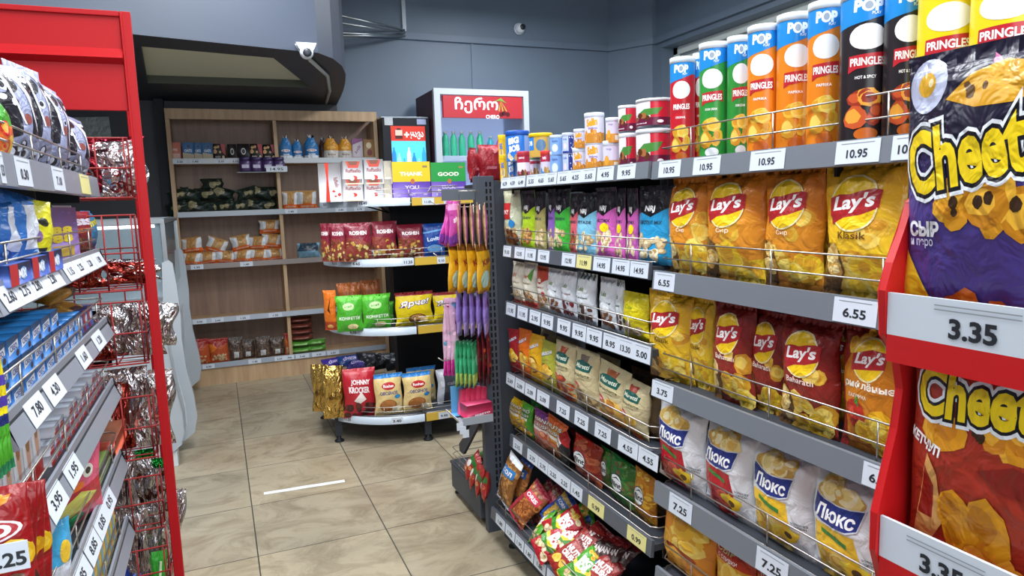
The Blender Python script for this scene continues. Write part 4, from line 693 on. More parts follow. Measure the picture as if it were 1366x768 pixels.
# window in a recess of the right wall
fw = mat('#d5ddda', 'plastic')
mb = MB(); WX = X1-.1
for y0, y1, z0, z1 in ((.6, 6.58, 3.09, 3.17), (.6, 6.58, 1.75, 1.83), (6.5, 6.58, 1.75, 3.17), (.6, .68, 1.75, 3.17), (4.55, 4.63, 1.8, 3.1), (2.6, 2.68, 1.8, 3.1)): mb.box(WX-.05, y0, z0, WX, y1, z1, fw)
for y0, y1 in ((.68, 2.6), (2.68, 4.55), (4.63, 6.5)):
    for a, b, c, d in ((y0, y1, 3.02, 3.06), (y0, y0+.04, 1.86, 3.06), (y1-.04, y1, 1.86, 3.06)): mb.box(WX-.035, a, c, WX-.01, b, d, fw)
o = struct(mb, 'window_1', .004)
mb = MB(); mb.box(WX-.02, .68, 1.83, WX-.012, 6.5, 3.09, mat('#7f8a90', 'card')); g = mb.build('window_pane', o)
# bulkhead with its rounded end and the pale recess in its underside
curve = [(.70, 4.80), (.82, 4.96), (.92, 5.2), (1.0, 5.52), (1.06, 5.9), (1.11, 6.3), (1.15, 6.7), (1.19, WALL_Y)]
plan = [(LX, 4.02)]+curve+[(LX, WALL_Y)]; BZ = 2.565
mb = MB(); n = len(plan); vs = [(x, y, BZ) for x, y in plan]+[(x, y, CZ) for x, y in plan]
mb.add(vs, [(i, i+1, i+1+n, i+n) for i in range(n-2)], BULK_M)
rec = [(-.33, 4.87), (.44, 5.03), (.82, 6.18), (-.40, 6.2)]
o2 = plan+rec; tri = tessellate_polygon([[Vector((x, y, 0)) for x, y in plan], [Vector((x, y, 0)) for x, y in rec[::-1]]])
allp = plan+rec[::-1]; mb.add([(x, y, BZ) for x, y in allp], [tuple(t) for t in tri], DARK_M)  # underside in a darker tone than the front face
mb.add([(x, y, BZ) for x, y in rec]+[(x, y, BZ+.06) for x, y in rec], [(i, (i+1) % 4, (i+1) % 4+4, i+4) for i in range(4)], mat('#55594f', 'paint'))
mb.add([(x, y, BZ+.06) for x, y in rec], [(0, 1, 2, 3)], mat('#e6e4c8', 'paint')); struct(mb, 'ceiling_bulkhead')
mb = MB(); mb.tube([(.66, 4.93, BZ-.018), (.86, 5.5, BZ-.018), (.98, 6.2, BZ-.018), (1.05, 6.9, BZ-.018)], .014, mat('#b9bcb4', 'plastic'), 6)
tag(mb.build('cable_duct'), 'thin white cable duct under the blue-grey bulkhead', 'cable duct')
# ceiling lamps
for i, (x, y, z, sx, sy, wt) in enumerate(LAMPS):
    t = thing('ceiling_lamp', (x, y, z), 'white rectangular hanging ceiling panel lamp above the aisles', 'ceiling lamp', 'ceiling panel lamps')
    a = MB(); a.box(-sx/2-.02, -sy/2-.02, 0, sx/2+.02, sy/2+.02, .05, mat('#d8dce0', 'paint'))
    for q in (-1, 1): a.tube([(q*sx*.3, 0, .05), (q*sx*.3, 0, CZ-z)], .004, mat('#c8ccd0', 'metal'))
    a.build('lamp_housing', t)
    b = MB(); b.box(-sx/2, -sy/2, -.012, sx/2, sy/2, -.001, mat('#f4f8ff', 'glow2')); b.build('diffuser', t)

# ------------------------------------------------------------------ small wall fittings
def dome_camera(loc, wall, label, k=1):
    t = thing('security_camera', loc, label, 'security camera'); wh = mat('#d5dce4', 'plastic')
    if wall:
        b = MB(); b.lathe([(.062, 0), (.062, .02), (.055, .03)], wh, 24); o = b.build('mount', t); o.rotation_euler.x = PI/2
        s = MB(); s.lathe([(.055*math.cos(a), .03+.055*math.sin(a)) for a in lin_grid(0, 1.45, 8)], wh, 24); o = s.build('ball', t); o.rotation_euler.x = PI/2; o.rotation_euler.y = 0
        l = MB(); l.lathe([(.03, 0), (.03, .012), (.012, .014)], mat('#1c1f26', 'plastic'), 20, (.012, .006, .078)); o = l.build('lens', t); o.rotation_euler.x = PI/2
    else:
        b = MB(); b.prism([(-.075, 0), (.075, 0), (.06, -.04), (.045, -.06), (-.045, -.06), (-.06, -.04)], 1, -.05, .02, wh); b.build('mount', t, .006)
        s = MB(); s.lathe([(.055*math.cos(a), .055*math.sin(a)) for a in lin_grid(-1.5, 1.5, 12)], wh, 24, (0, -.03, -.07)); s.build('ball', t)
        l = MB(); l.lathe([(.034, 0), (.034, .016), (.014, .02)], mat('#2a2e36', 'plastic'), 20); o = l.build('lens', t); o.location = (.0, -.072, -.078); o.rotation_euler.x = PI/2+.15
    return t
dome_camera((3.175, WALL_Y-.001, 3.405), True, 'small white dome camera high on the slate blue back wall')
dome_camera((.615, 4.735, BZ+.035), False, 'white dome camera on the lower edge of the bulkhead').scale = (.78, .78, .78)
mb = MB(); mb.box(0, 0, 0, .1, -.03, .1, mat('#a9adb2', 'plastic')); mb.box(.02, -.03, .02, .08, -.035, .08, mat('#8c9096', 'plastic')); mb.box(.03, -.035, .045, .07, -.037, .05, mat('#4a4e55'))
o = mb.build('wall_box', None, .004); o.location = (xof(215, WALL_Y, 2.6), WALL_Y, zof(128, -.33, WALL_Y)); tag(o, 'small grey square box on the dark wall above the wooden shelving', 'junction box')
mb = MB(); sl = mat('#b9bfc2', 'metal')
for a, b in (((1.135, 6.6, 3.28), (1.90, WALL_Y-.04, 3.31)), ((1.135, 6.55, 3.20), (1.90, WALL_Y-.04, 3.28)), ((1.12, 6.5, 3.10), (1.90, WALL_Y-.04, 3.25)), ((1.14, 6.75, 3.13), (1.88, WALL_Y-.04, 3.25))): mb.tube([a, b], .011, sl)
tag(mb.build('wall_bracket'), 'thin steel bars running from the bulkhead to the wall rail', 'bracket')
mb = MB(); mb.box(1.885, WALL_Y-.03, 3.30, 1.925, WALL_Y, CZ, mat('#c2ccd6', 'plastic')); tag(mb.build('cable_trunking', None, .004), 'white vertical cable trunking high on the back wall', 'cable trunking')
mb = MB(); mb.box(0, 0, 0, .30, .004, .42, mat('#87928f', 'film'))
for i in range(11): mb.box(.006, -.001, .02+i*.037, .016, 0, .032+i*.037, mat('#3c4248'))
mb.box(.12, -.0005, .24, .2, 0, .25, mat('#a4aeac')); mb.box(.05, -.0005, .06, .26, 0, .38, mat('#8f9a97'))
o = mb.build('document_sleeve'); o.location = (xof(96, 7.1, 2.3), 7.13, zof(222, -.9, 7.1)); o.rotation_euler.y = -.04; tag(o, 'pale plastic document sleeve hanging on the dark wall', 'document sleeve')
mb = MB(); rnd = random.Random(4)
pts = [(i/14*.44, .03+.004*rnd.random()) for i in range(15)]; mb.prism([(x, -.012+.004*rnd.random()) for x, _ in pts]+[(x, y-.006) for x, y in pts[::-1]], 2, 0, .0012, mat('#dfe9f0', 'card'))
o = mb.build('floor_tape'); p = hit(352, 659, 2, 0); q = hit(465, 641, 2, 0); o.location = (p.x, p.y, .0002); o.rotation_euler.z = math.atan2(q.y-p.y, q.x-p.x); tag(o, 'strip of white tape stuck across the stone floor tiles', 'floor tape')

# ------------------------------------------------------------------ shelving helpers
CHR = mat('#a9a5a0', 'metal'); BLK = mat('#1d1f24', 'paint'); GREY = mat('#3a3e46', 'paint'); TAGM = mat('#ccd4e0', 'card'); TAGY = mat('#d9d28c', 'card'); INK = mat('#23272e', 'card'); INK2 = mat('#8f959c', 'card')
def sub(mb, name, parent, base, bevel=0):
    b = Vector(base); mb.v = [tuple(Vector(v)-b) for v in mb.v]; return mb.build(name, parent, bevel)
def rail_tag(parent, base, face, a0, a1, front, zb, zt, words_, yellow=False, slope=0.0):
    """A paper price tag on a shelf edge. a0..a1 run from its left to its right end."""
    mb = MB(); m = TAGY if yellow else TAGM
    if face == 'x-': o, ex, n = Vector((front-.0012, a0, zb)), Vector((0, -1 if a1 < a0 else 1, 0)), Vector((-1, 0, 0))
    elif face == 'x+': o, ex, n = Vector((front+.0012, a0, zb)), Vector((0, 1, 0)), Vector((1, 0, 0))
    else: o, ex, n = Vector((a0, front-.0012, zb)), Vector((1, 0, 0)), Vector((0, -1, 0))
    w = abs(a1-a0); h = zt-zb; ey = (Vector((0, 0, 1)) - n*slope).normalized(); nn = ex.cross(ey)
    t = -nn*.0008
    q = [o, o+ex*w, o+ex*w+ey*h, o+ey*h]; mb.add([v for v in q]+[v+t for v in q], [(0, 1, 2, 3), (7, 6, 5, 4), (0, 4, 5, 1), (1, 5, 6, 2), (2, 6, 7, 3), (3, 7, 4, 0)], m)
    ws = words_ if isinstance(words_, list) else [words_]
    for i, s in enumerate(ws):
        if s: flat_text(mb, s, o, ex, ey, w*(i+.5)/len(ws), h*.42, min(w/len(ws)*.7, h*1.08), h*.37, INK, .0005, .026)
        mb.add([o+ex*(w*(i+.5)/len(ws)+dx)+ey*dy+nn*.0004 for dx, dy in ((-w/len(ws)*.38, h*.86), (w/len(ws)*.38, h*.86), (w/len(ws)*.38, h*.89), (-w/len(ws)*.38, h*.89))], [(0, 1, 2, 3)], INK2)
    return sub(mb, 'price_tag', parent, base)
def guard(parent, base, pts, z, heights=(.012, .045, .08), post=None):
    """Wire fence along the front edge: pts is the run in plan."""
    mb = MB(); R = .0021
    for h in heights: mb.tube([(x, y, z+h) for x, y in pts], R, CHR, 6)
    step = post or .3; tot = 0; marks = [0]
    seg = [(Vector(pts[i]), Vector(pts[i+1])) for i in range(len(pts)-1)]; L = sum((b-a).length for a, b in seg); k = max(2, round(L/step))
    for j in range(k+1):
        d = min(L*j/k, L-1e-6); 
        for a, b in seg:
            l = (b-a).length
            if d <= l: p = a+(b-a)*(d/l); break
            d -= l
        mb.tube([(p.x, p.y, z-.004), (p.x, p.y, z+heights[-1])], R, CHR, 6)
    return sub(mb, 'wire_guard', parent, base)

# ------------------------------------------------------------------ the long right gondola
RF, RB = 1.16, 1.60
RAILM = {0: mat('#4e545e', 'rail'), 1: mat('#6e747d', 'rail')}
base_r = (RF+.05, 2.86, 0)
gr = thing('gondola_shelving', base_r, 'long dark grey gondola of crisps and nuts along the aisle', 'shelving')
def x_shelf(g, base, F, B, y0, y1, zt, zb, railm, tags, sgn, name='shelf', wires=(.012, .045, .08), tilt=.006, fence=True, deckm=GREY):
    """One shelf with its price rail, tags and wire fence; sgn -1 faces -X, +1 faces +X."""
    s = -sgn
    mb = MB(); mb.box(F+s*.014, y0, zt-.035, B, y1, zt-.014, deckm)
    for k in range(3): mb.box(F+s*.05, y0+.004+k*(y1-y0-.02)/2, zt-.07, B, y0+.012+k*(y1-y0-.02)/2, zt-.035, BLK)
    sh = sub(mb, name, g, base)
    mb = MB(); mb.prism([(F, zb), (F+s*.012, zb-.002), (F+s*.016, zt), (F+s*tilt, zt)], 1, y0+.002, y1-.002, railm); sub(mb, 'price_rail', sh, base)
    sl = (tilt)/(zt-zb)
    for tg in tags:
        pl, pr, wd = tg[:3]; yel = len(tg) > 3; zc = (zt+zb)/2
        a, b = yof(pl, F, zc), yof(pr, F, zc)
        if sgn < 0: rail_tag(sh, base, 'x-', a, b, F, zb+.003, zb+.003+(zt-zb)*.9, wd, yel, sl)
        else: rail_tag(sh, base, 'x+', a, b, F, zb+.003, zb+.003+((zt-zb)**2+tilt**2)**.5*.9, wd, yel, sl)
    if fence:
        fx = F+s*.02; r = .02
        guard(sh, base, [(fx+s*.16, y0+.012), (fx+s*.02, y0+.012), (fx, y0+.03), (fx, y1-.03), (fx+s*.02, y1-.012), (fx+s*.16, y1-.012)], zt-.014, wires)
    return sh
FAR0, FAR1, NEA0 = 1.725, 2.862, .50
x_shelf(gr, base_r, RF, RB, FAR0, FAR1, 1.671, 1.622, RAILM[1], [(668, 700, ['4.59', '4.59', '6.49']), (702, 742, ['5.55', '4.65', '5.65']), (743, 794, ['5.65', '4.25', '5.65']), (796, 818, '4.95'), (823, 847, '9.95')], -1, fence=False)
x_shelf(gr, base_r, RF, RB, FAR0, FAR1, 1.378, 1.326, RAILM[0], [(671, 681, '9.10'), (686, 699, '12.95'), (700, 714, '11.95'), (717, 732, '13.95'), (749, 767, '12.95'), (768.5, 788, '11.99', 1), (791, 813, '14.95'), (816, 839, '14.95'), (840, 864, '14.95')], -1)
x_shelf(gr, base_r, RF, RB, FAR0, FAR1, 1.128, 1.068, RAILM[0], [(675, 687, '11.95'), (690, 703, '11.95'), (706, 720, '2.95'), (722, 737, '9.95'), (743, 760, '9.95'), (763, 781, '9.95'), (782, 802, '9.95'), (804, 867, ['8.95', '13.30', '5.00'])], -1)
x_shelf(gr, base_r, RF, RB, FAR0, FAR1, .802, .745, RAILM[0], [(675, 686, '2.69'), (687, 699, '2.09'), (700, 714, '2.09'), (716, 732, '2.09'), (742, 759, '7.25'), (766, 784, '7.25'), (793, 814, '7.25'), (824, 850, '4.55'), (851, 877, '4.55')], -1)
x_shelf(gr, base_r, RF, RB, FAR0, FAR1, .512, .458, RAILM[0], [(684, 696, '2.15'), (703, 717, '2.75'), (717.5, 730, '2.75'), (730.5, 760, ['2.25', '2.25']), (761, 776, '1.45'), (784, 805, '0.99', 1), (836, 861, '0.99', 1)], -1)
x_shelf(gr, base_r, RF-.105, RB, FAR0, FAR1, .185, .135, RAILM[0], [(661, 673, '1.80'), (674, 686, '1.70'), (687, 698, '1.95'), (699, 711, '1.80'), (712, 727, '1.80'), (729, 745, '1.60')], -1, name='base_deck')
NZ = [(1.668, 1.618), (1.356, 1.300), (1.031, .978), (.714, .650), (.44, .385), (.185, .135)]
NT = [[(878, 907, '10.95'), (924, 960, '10.95'), (1000, 1046, '10.95'), (1114, 1173, '10.95'), (1189, 1240, '10.95')], [(872, 899, '6.55'), (1111, 1169, '6.55')], [(869, 897, '3.75'), (1150, 1200, '6.25')], [(892, 922, '7.25'), (1008, 1050, '7.25')], [], []]
for (zt, zb), tg in zip(NZ, NT):
    x_shelf(gr, base_r, RF-(.105 if zt < .2 else 0), RB, NEA0, FAR0-.014, zt, zb, RAILM[1], tg, -1, name='base_deck' if zt < .2 else 'shelf', wires=(.01, .05, .095))
for y0, y1 in ((FAR0, FAR1), (NEA0, FAR0)):
    mb = MB(); mb.box(RB, y0+.003, .12, RB+.02, y1-.003, 1.655, mat('#2a2d34', 'paint')); sub(mb, 'back_panel', gr, base_r)
    mb = MB(); mb.box(RF-.04, y0+.003, .03, RF-.03, y1-.003, .13, GREY); sub(mb, 'kick_plate', gr, base_r)
for y in (FAR1-.02, FAR0-.02, NEA0):
    mb = MB(); mb.box(RB-.03, y, 0, RB+.04, y+.025, 1.64, BLK); sub(mb, 'upright', gr, base_r)
for y in (FAR1-.06, FAR0-.01, NEA0+.05):
    mb = MB(); mb.lathe([(.022, 0), (.022, .006), (.008, .012), (.008, .04)], BLK, 12, (RF-.02, y, 0)); sub(mb, 'foot', gr, base_r)

# end panel and slotted post closing the far end; the end bay behind it faces the back of the shop
base_e = (1.13, 3.0, 0)
ge = thing('end_gondola', base_e, 'dark grey end shelving with a slotted post and candy hooks', 'shelving')
mb = MB(); mb.box(1.165, 2.985, .15, 2.05, 3.0, 1.665, GREY); sub(mb, 'back_panel', ge, base_e)
mb = MB(); mb.box(1.085, 2.975, 0, 1.175, 3.015, 1.685, mat('#4a4f58', 'paint'))
sub(mb, 'slotted_post', ge, base_e, .003)
mb = MB(); ps = ge.children[-1]
for i in range(46):
    z = .22+i*.0315
    for x in (1.133, 1.152): mb.box(x, 2.9742, z, x+.009, 2.976, z+.021, mat('#101114', 'paint'))
sub(mb, 'slot', ps, base_e)
mb = MB(); mb.box(1.075, 3.05, .04, 1.95, 3.50, .165, mat('#454a52', 'paint')); mb.box(1.075, 3.05, .165, 1.95, 3.52, .18, GREY); d = sub(mb, 'base_deck', ge, base_e, .003)
guard(d, base_e, [(1.085, 3.06), (1.085, 3.49), (1.11, 3.51), (1.9, 3.51)], .18, (.01, .045, .08))
for (x, y) in ((1.11, 3.49), (1.9, 3.49)):
    mb = MB(); mb.lathe([(.022, 0), (.022, .006), (.008, .012), (.008, .05)], BLK, 12, (x, y, 0)); sub(mb, 'foot', ge, base_e)
for zt in (1.655, 1.1, .62):
    mb = MB(); mb.box(1.18, 3.02, zt-.02, 1.95, 3.40, zt, GREY); mb.prism([(3.02, zt), (3.02, zt-.13), (3.38, zt-.02), (3.38, zt)], 0, 1.176, 1.18, BLK); sub(mb, 'shelf', ge, base_e)
# wire hook frame on the post side
mb = MB(); zt = 1.60
mb.box(.93, 2.985, zt-.02, 1.09, 2.992, zt+.03, mat('#5a6068', 'paint'))
mb.tube([(1.09, 2.96, zt+.02), (1.0, 2.96, zt+.02), (1.0, 2.96, zt-.05), (1.09, 2.96, zt-.05)], .003, CHR); mb.tube([(.93, 2.99, zt+.025), (.93, 3.2, zt+.025), (.95, 3.22, zt+.05), (1.08, 3.22, zt+.05)], .003, CHR)
sub(mb, 'hook_frame', ge, base_e)
for z in (1.565, 1.335, 1.12, .86):
    mb = MB(); mb.tube([(1.1, 3.0, z), (.9, 2.99, z), (.88, 2.99, z+.015)], .003, CHR); sub(mb, 'hook', ge, base_e)
mb = MB(); mb.tube([(1.10, 2.97, .60), (1.10, 2.97, 1.56)], .003, CHR); mb.tube([(1.07, 2.97, .60), (1.07, 2.97, 1.56)], .003, CHR); sub(mb, 'hook_strip', ge, base_e)
tx = xof(610, 2.93, .62); mb = MB(); mb.prism([(tx, .585), (1.085, .598), (1.085, .604), (tx, .591)], 1, 2.86, 3.03, mat('#8f949c', 'rail')); mb.prism([(tx, .585), (tx+.004, .585), (tx-.02, .62), (tx-.024, .62)], 1, 2.86, 3.03, mat('#c8ced6', 'rail')); mb.box(tx, 2.858, .585, 1.085, 2.862, .62, mat('#9aa0a8', 'rail'))
for i in range(3): mb.box(tx-.03+.012*i, 2.85-.002*i, .57-.018*i, tx+.0+.012*i, 2.852-.002*i, .605-.018*i, TAGM)
sub(mb, 'candy_tray', ge, base_e)
mb = MB(); mb.prism([(2.99, .60), (3.04, .60), (3.42, .30), (3.42, .26), (3.36, .26)], 0, 1.10, 1.115, GREY); sub(mb, 'shelf_bracket', ge, base_e)

# ------------------------------------------------------------------ goods on the right gondola
RC = RF+.062
row('x-', RC, 1.657, 'on the top shelf at its far end', [
    (667, 677, 207.5, 'bob_yellow'), (677, 690, 204, 'bob_blue'), (690, 707, 203, 'tin_pink', 0, 0), (707, 721, 203, 'tin_green'), (721, 736, 202, 'tin_red'), (734, 751, 203, 'tin_lightblue'), (750.5, 765, 201, 'tin_navy'), (764, 782, 198, 'seli_small'), (781, 806, 188, 'seli_large', 0, 0), (804.5, 826, 189, 'tin_orange'), (826, 850, 179, 'tin_leaf'), (849, 896, 174, 'tin_leaf')])
def stack_row(names_px, zb, place):     # second layer of cans standing on the first
    row('x-', RC, zb, place, names_px)
row('x-', RC, 1.738, 'stacked above the first cans on the top shelf', [(665, 675, 181, 'bob_yellow'), (675, 706, 176, 'bob_blue')])
row('x-', RC, 1.738, 'stacked on the banded cans', [(706, 737, 179, 'bob_grey'), (734, 751, 181, 'tin_lightblue'), (750, 765.5, 178, 'tin_navy')])
row('x-', RC, 1.748, 'stacked above its twin on the top shelf', [(765.5, 782, 173, 'seli_small')])
row('x-', RC, 1.756, 'stacked over the orange cans', [(780, 806, 152, 'seli_large', 0, 0)]); row('x-', RC, 1.748, 'stacked beside the large cake can', [(808, 826, 158, 'tin_orange')])
row('x-', RC, 1.775, 'in the upper layer beside the crisp tubes', [(825, 850, 142, 'tin_leaf'), (849, 896, 134, 'tin_leaf')])
B2 = 'on the far bay second shelf'
row('x-', RC, 1.366, B2, [(675, 697, 254, 'oky'), (698, 716, 254, 'nrj_lime'), (715, 729, 255, 'nrj_olive'), (733, 743, 252, 'nrj_purple'), (741, 762, 252, 'nrj_green'), (762, 774, 258, 'nrj_salmon'),
    (771, 799, 257, 'nrj_sky'), (797, 824, 250, 'nrj_pink', 0), (823.5, 835, 251, 'nrj_pink', 0, 0), (838, 852, 251, 'nrj_pink', 0, 0), (854, 899, 247, 'nrj_blue')], 1)
B3 = 'on the far bay third shelf'
row('x-', RC, 1.116, B3, [(686, 701.5, 349, 'pack_cashew'), (700.5, 718, 350, 'pack_leaf'), (718.5, 734, 355, 'pack_red'), (733, 752, 358, 'pack_white'), (751.5, 771, 361, 'pack_berry'), (771.5, 797, 364, 'pack_stripe'), (802, 825, 370, 'pack_white', 0), (824.5, 834, 373, 'pack_stripe'), (833, 867, 390, 'pack_seed')], 2)
B4 = 'on the far bay fourth shelf'
row('x-', RC, .79, B4, [(684, 698, 439, 'rusk_crimson', .1, -.08), (696, 713, 439, 'rusk_orange', 0, -.06), (709, 729, 446, 'rusk_yellow', 0, -.04), (725, 747, 455, 'rusk_olive'), (744, 771, 456, 'maretti_tomato'), (770, 802, 466, 'maretti_mushroom'), (799, 840, 485, 'maretti_pizza', 0, .08), (832, 866, 507, 'maretti_olive', 0, .06)], 3)
row('x-', RC+.12, .79, 'behind the toast bags', [(722, 742, 440, 'maretti_mushroom'), (744, 772, 452, 'maretti_tomato'), (798, 828, 474, 'maretti_pizza'), (843, 876, 492, 'brown_plain')], 4)
row('x-', RC+.03, .79, 'at the right end of the toast bags', [(856, 884, 520, 'brown_plain')], 5)
B5 = 'on the far bay fifth shelf'
row('x-', RC+.02, .50, B5, [(681, 703, 532, 'crush_yellow'), (697, 712, 538, 'crush_green'), (709, 725, 536, 'crush_dark', 0, 0, 0, .08), (715, 740, 550, 'crush_purple', .1, .05), (731, 757, 558, 'crush_orange', 0, .05), (742, 768, 571, 'grand_red', -.3, .12), (767, 804, 586, 'flint_red'), (803, 822, 598, 'flint_green', 0, 0, 0, .02), (816, 853, 613, 'flint_green', 0, .05), (846, 876, 628, 'flint_orange', 0, .08)], 6)
row('x-', RC+.1, .50, 'behind the almond bag', [(748, 790, 573, 'nuts_red')], 7)
row('x-', RC+.07, .50, 'at the right end of the rusk bags', [(872, 889, 650, 'brown_plain')], 8)
# the base deck: standing and lying bags in a jumble
zb = .172
def heap(face, items, place, zb):
    """items: (px, py of the middle, plane height, design, scale, turn, lie, tilt)"""
    out = []; tot = {}; cnt = {}; items = sorted(items, key=lambda it: it[0])
    for it in items: tot[it[3]] = tot.get(it[3], 0)+1
    for i, (px, py, z, nm, sc, turn, lie, tilt) in enumerate(items):
        p = hit(px, py, 2, z); k = cnt.get(nm, 0); cnt[nm] = k+1; d = DES[nm]
        lab = f"{d['look']} {place}" if tot[nm] == 1 else f"{d['look']}, {ORD[k]+'from left' if k else 'leftmost one'} {place}"
        if words(lab) > 16: print('LONG', lab)
        rz = (-PI/2 if face == 'x-' else PI/2 if face == 'x+' else 0)+turn
        H = d['dim'][1]*sc
        M = Matrix.Rotation(rz, 4, 'Z') @ Matrix.Rotation(tilt, 4, 'Y') @ Matrix.Rotation(lie, 4, 'X')
        off = M @ Vector((0, 0, H/2)); o = put(nm, (p.x-off.x, p.y-off.y, p.z-off.z), rz, sc, sc, lab, f"{d.get('pl', d['look'])} {place}" if tot[nm] > 1 else None, i)
        o.rotation_euler = M.to_euler(); out.append(o)
    return out
heap('x-', [(680, 640, .31, 'nuts_blue', .95, 0, -.25, .2), (696, 640, .31, 'nuts_darkblue', .85, 0, -.3, .1), (706, 672, .27, 'nuts_red', .8, .15, -.6, .5), (722, 668, .26, 'nuts_maroon', .75, 0, -.6, .45), (733, 674, .27, 'nuts_maroon', .75, 0, -.6, .5), (746, 680, .28, 'nuts_yellow', .7, 0, -.7, .5),
    (725, 700, .25, 'bob_green', .7, .1, -1.0, -.6), (737, 708, .24, 'bob_green', .7, .3, -1.1, -.9), (766, 692, .29, 'bob_green', .75, -.2, -.9, .7), (752, 700, .30, 'bob_red', .72, -.1, -.95, .6), (739, 724, .25, 'bob_red', .7, .1, -1.05, .75), (758, 716, .27, 'bob_red', .7, .4, -1.0, .3),
    (760, 742, .26, 'nuts_brown', .68, 0, -.95, .5), (776, 727, .29, 'nuts_brown', .66, .1, -.9, .2), (791, 736, .28, 'choc_pack', .85, 0, -.9, .1), (802, 740, .28, 'choc_pack', .85, .1, -.85, .05), (813, 744, .28, 'choc_pack', .85, 0, -.9, -.1), (790, 724, .30, 'nuts_brown', .66, .3, -.9, .4), (826, 746, .28, 'choc_pack', .85, .1, -.9, .1), (777, 758, .25, 'bob_green', .7, .1, -1.0, .4), (800, 764, .25, 'nuts_brown', .7, .1, -1.0, .3)], 'on the bottom deck', zb)
# near bay
row('x-', RC, 1.654, 'on the top shelf', [(894.5, 926.5, 79, 'tube_red', .15), (924.5, 938, 73, 'tube_red', .5, 0, 0, .05), (933.5, 971.5, 60, 'tube_green', .1), (970.5, 1000, 51, 'tube_green', .45, 0, 0, .02), (998, 1040, 37, 'tube_orange', .05), (1037, 1081, 22, 'tube_orange', .4, 0, 0, .02), (1078.5, 1124, 6, 'tube_orange', .2),
    (1123, 1184, -8, 'tube_black', .3, 0, 0, -.01), (1181, 1230, -22, 'tube_black', .45, 0, 0, .0), (1228, 1302, -40, 'tube_yellow', .15, 0, 0, .0), (1300, 1385, -60, 'tube_yellow', .1)])
row('x-', RC+.01, 1.342, 'on the near bay second shelf', [(896, 950, 237, 'crisp_cheese', .05), (944, 1026, 228, 'crisp_cheese', 0), (1021, 1103, 222, 'crisp_cheese'), (1101, 1213, 214, 'crisp_classic', 0)], 11)
row('x-', RC+.01, 1.017, 'on the near bay third shelf', [(871, 924, 388, 'crisp_classic', .1), (919, 956, 397, 'crisp_classic', 0, 0, 0, .02), (953, 1008, 403, 'crisp_spicy', 0), (999, 1049, 414, 'crisp_spicy', 0, .05, 0, .02), (1043, 1122, 425, 'crisp_spicy'), (1122, 1215, 437, 'crisp_ridged', -.05)], 13)
row('x-', RC+.01, .70, 'on the near bay fourth shelf', [(881, 944, 537, 'lux_red', 0, .03), (941, 1008, 562, 'lux_red', 0, .04), (1005, 1089, 594, 'lux_cheese', 0, .02), (1085, 1190, 632, 'lux_cheese'), (1189, 1310, 670, 'lux_cheese')], 15)
row('x-', RC+.01, .426, 'on the near bay fifth shelf', [(886, 958, 676, 'cheese_sticks', 0, .03), (956, 1012, 724, 'cheese_sauce'), (1010, 1095, 752, 'cheese_sauce')], 17)
row('x-', RC+.13, 1.342, 'in the row behind on the near bay second shelf', [(905, 960, 240, 'crisp_classic'), (980, 1040, 240, 'crisp_cheese'), (1060, 1130, 232, 'crisp_classic')], 3)
row('x-', RC+.13, 1.017, 'in the row behind on the near bay third shelf', [(880, 935, 392, 'crisp_classic'), (960, 1020, 408, 'crisp_spicy'), (1085, 1150, 430, 'crisp_ridged')], 3)

# ------------------------------------------------------------------ packets on the end hooks and in the tray
def hung(px0, px1, py0, py1, nm, n, X, Y0, dY, place, turn=1.2, tilt=0, sp=0):
    d = DES[nm]
    for i in range(n):
        t = i/(max(n-1, 1)); px = px0+(px1-px0)*t; Y = Y0+dY*t; x = xof(px, Y, zof((py0+py1)/2, 1.0, Y)); zt_ = zof(py0, x, Y); zb_ = zof(py1, x, Y); H = zt_-zb_; sc = H/d['dim'][1]
        lab = f"{d['look']} {place}" if n == 1 else f"{d['look']}, {ORD[i]+'from left' if i else 'leftmost one'} {place}"
        put(nm, (x, Y, zb_), turn, sc, sc, lab, f"{d['look']} {place}" if n > 1 else None, i, tilt*(1-t)*1.0)
hung(592, 607, 268, 328, 'hang_pink', 3, 0, 3.02, -.04, 'on the top hook', .55, .38)
hung(612, 647, 270, 332, 'hang_tan', 5, 0, 2.98, -.04, 'on the top hook', 1.25, .16)
hung(606, 645, 325, 390, 'hang_gold', 4, 0, 2.99, -.05, 'on the second hook', .75, .12)
hung(612, 648, 388, 448, 'hang_lilac', 5, 0, 2.98, -.05, 'on the third hook', 1.05, .12)
hung(594, 606, 398, 500, 'hang_wand', 3, 0, 3.05, -.05, 'hanging beside the lilac packets', .6, .08)
hung(610, 633, 455, 515, 'hang_green', 5, 0, 2.96, -.03, 'on the lowest hook', 1.0, .14)
hung(640, 652, 440, 512, 'hang_dark', 3, 0, 2.98, -.03, 'beside the post', 1.0, -.04)
p = hit(633, 560, 1, 2.93)
put('beto_box', (xof(635, 2.92, .63), 2.915, .606), .1, .85, .62, 'pink jelly stick carton in the hanging candy tray', None)
for i, px in enumerate((616, 622, 629, 636, 643)):
    put('beto_small', (xof(px, 2.955, .68), 2.965, .606), .15, .95, .95+.05*(i % 2), f"small pink candy box, {ORD[i]+'from left' if i else 'leftmost one'} in the hanging tray", 'small pink candy boxes in the hanging tray', 0, .1)
mb = MB(); mb.box(-.07, -.002, 0, .07, .002, .13, mat('#5aa0d0', 'card')); mb.box(-.07, -.05, 0, .07, 0, .004, mat('#5aa0d0', 'card')); o = mb.build('display_box', None, .001); o.location = (xof(622, 3.0, .62), 3.01, .60); tag(o, 'open blue card display box behind the pink cartons', 'display box')
row('y', 3.16, 1.662, 'on the end gondola top, beside the nut cans', [(623, 640, 197, 'crimson_bag', .7), (636, 672, 193, 'crimson_bag', .1)], 1)
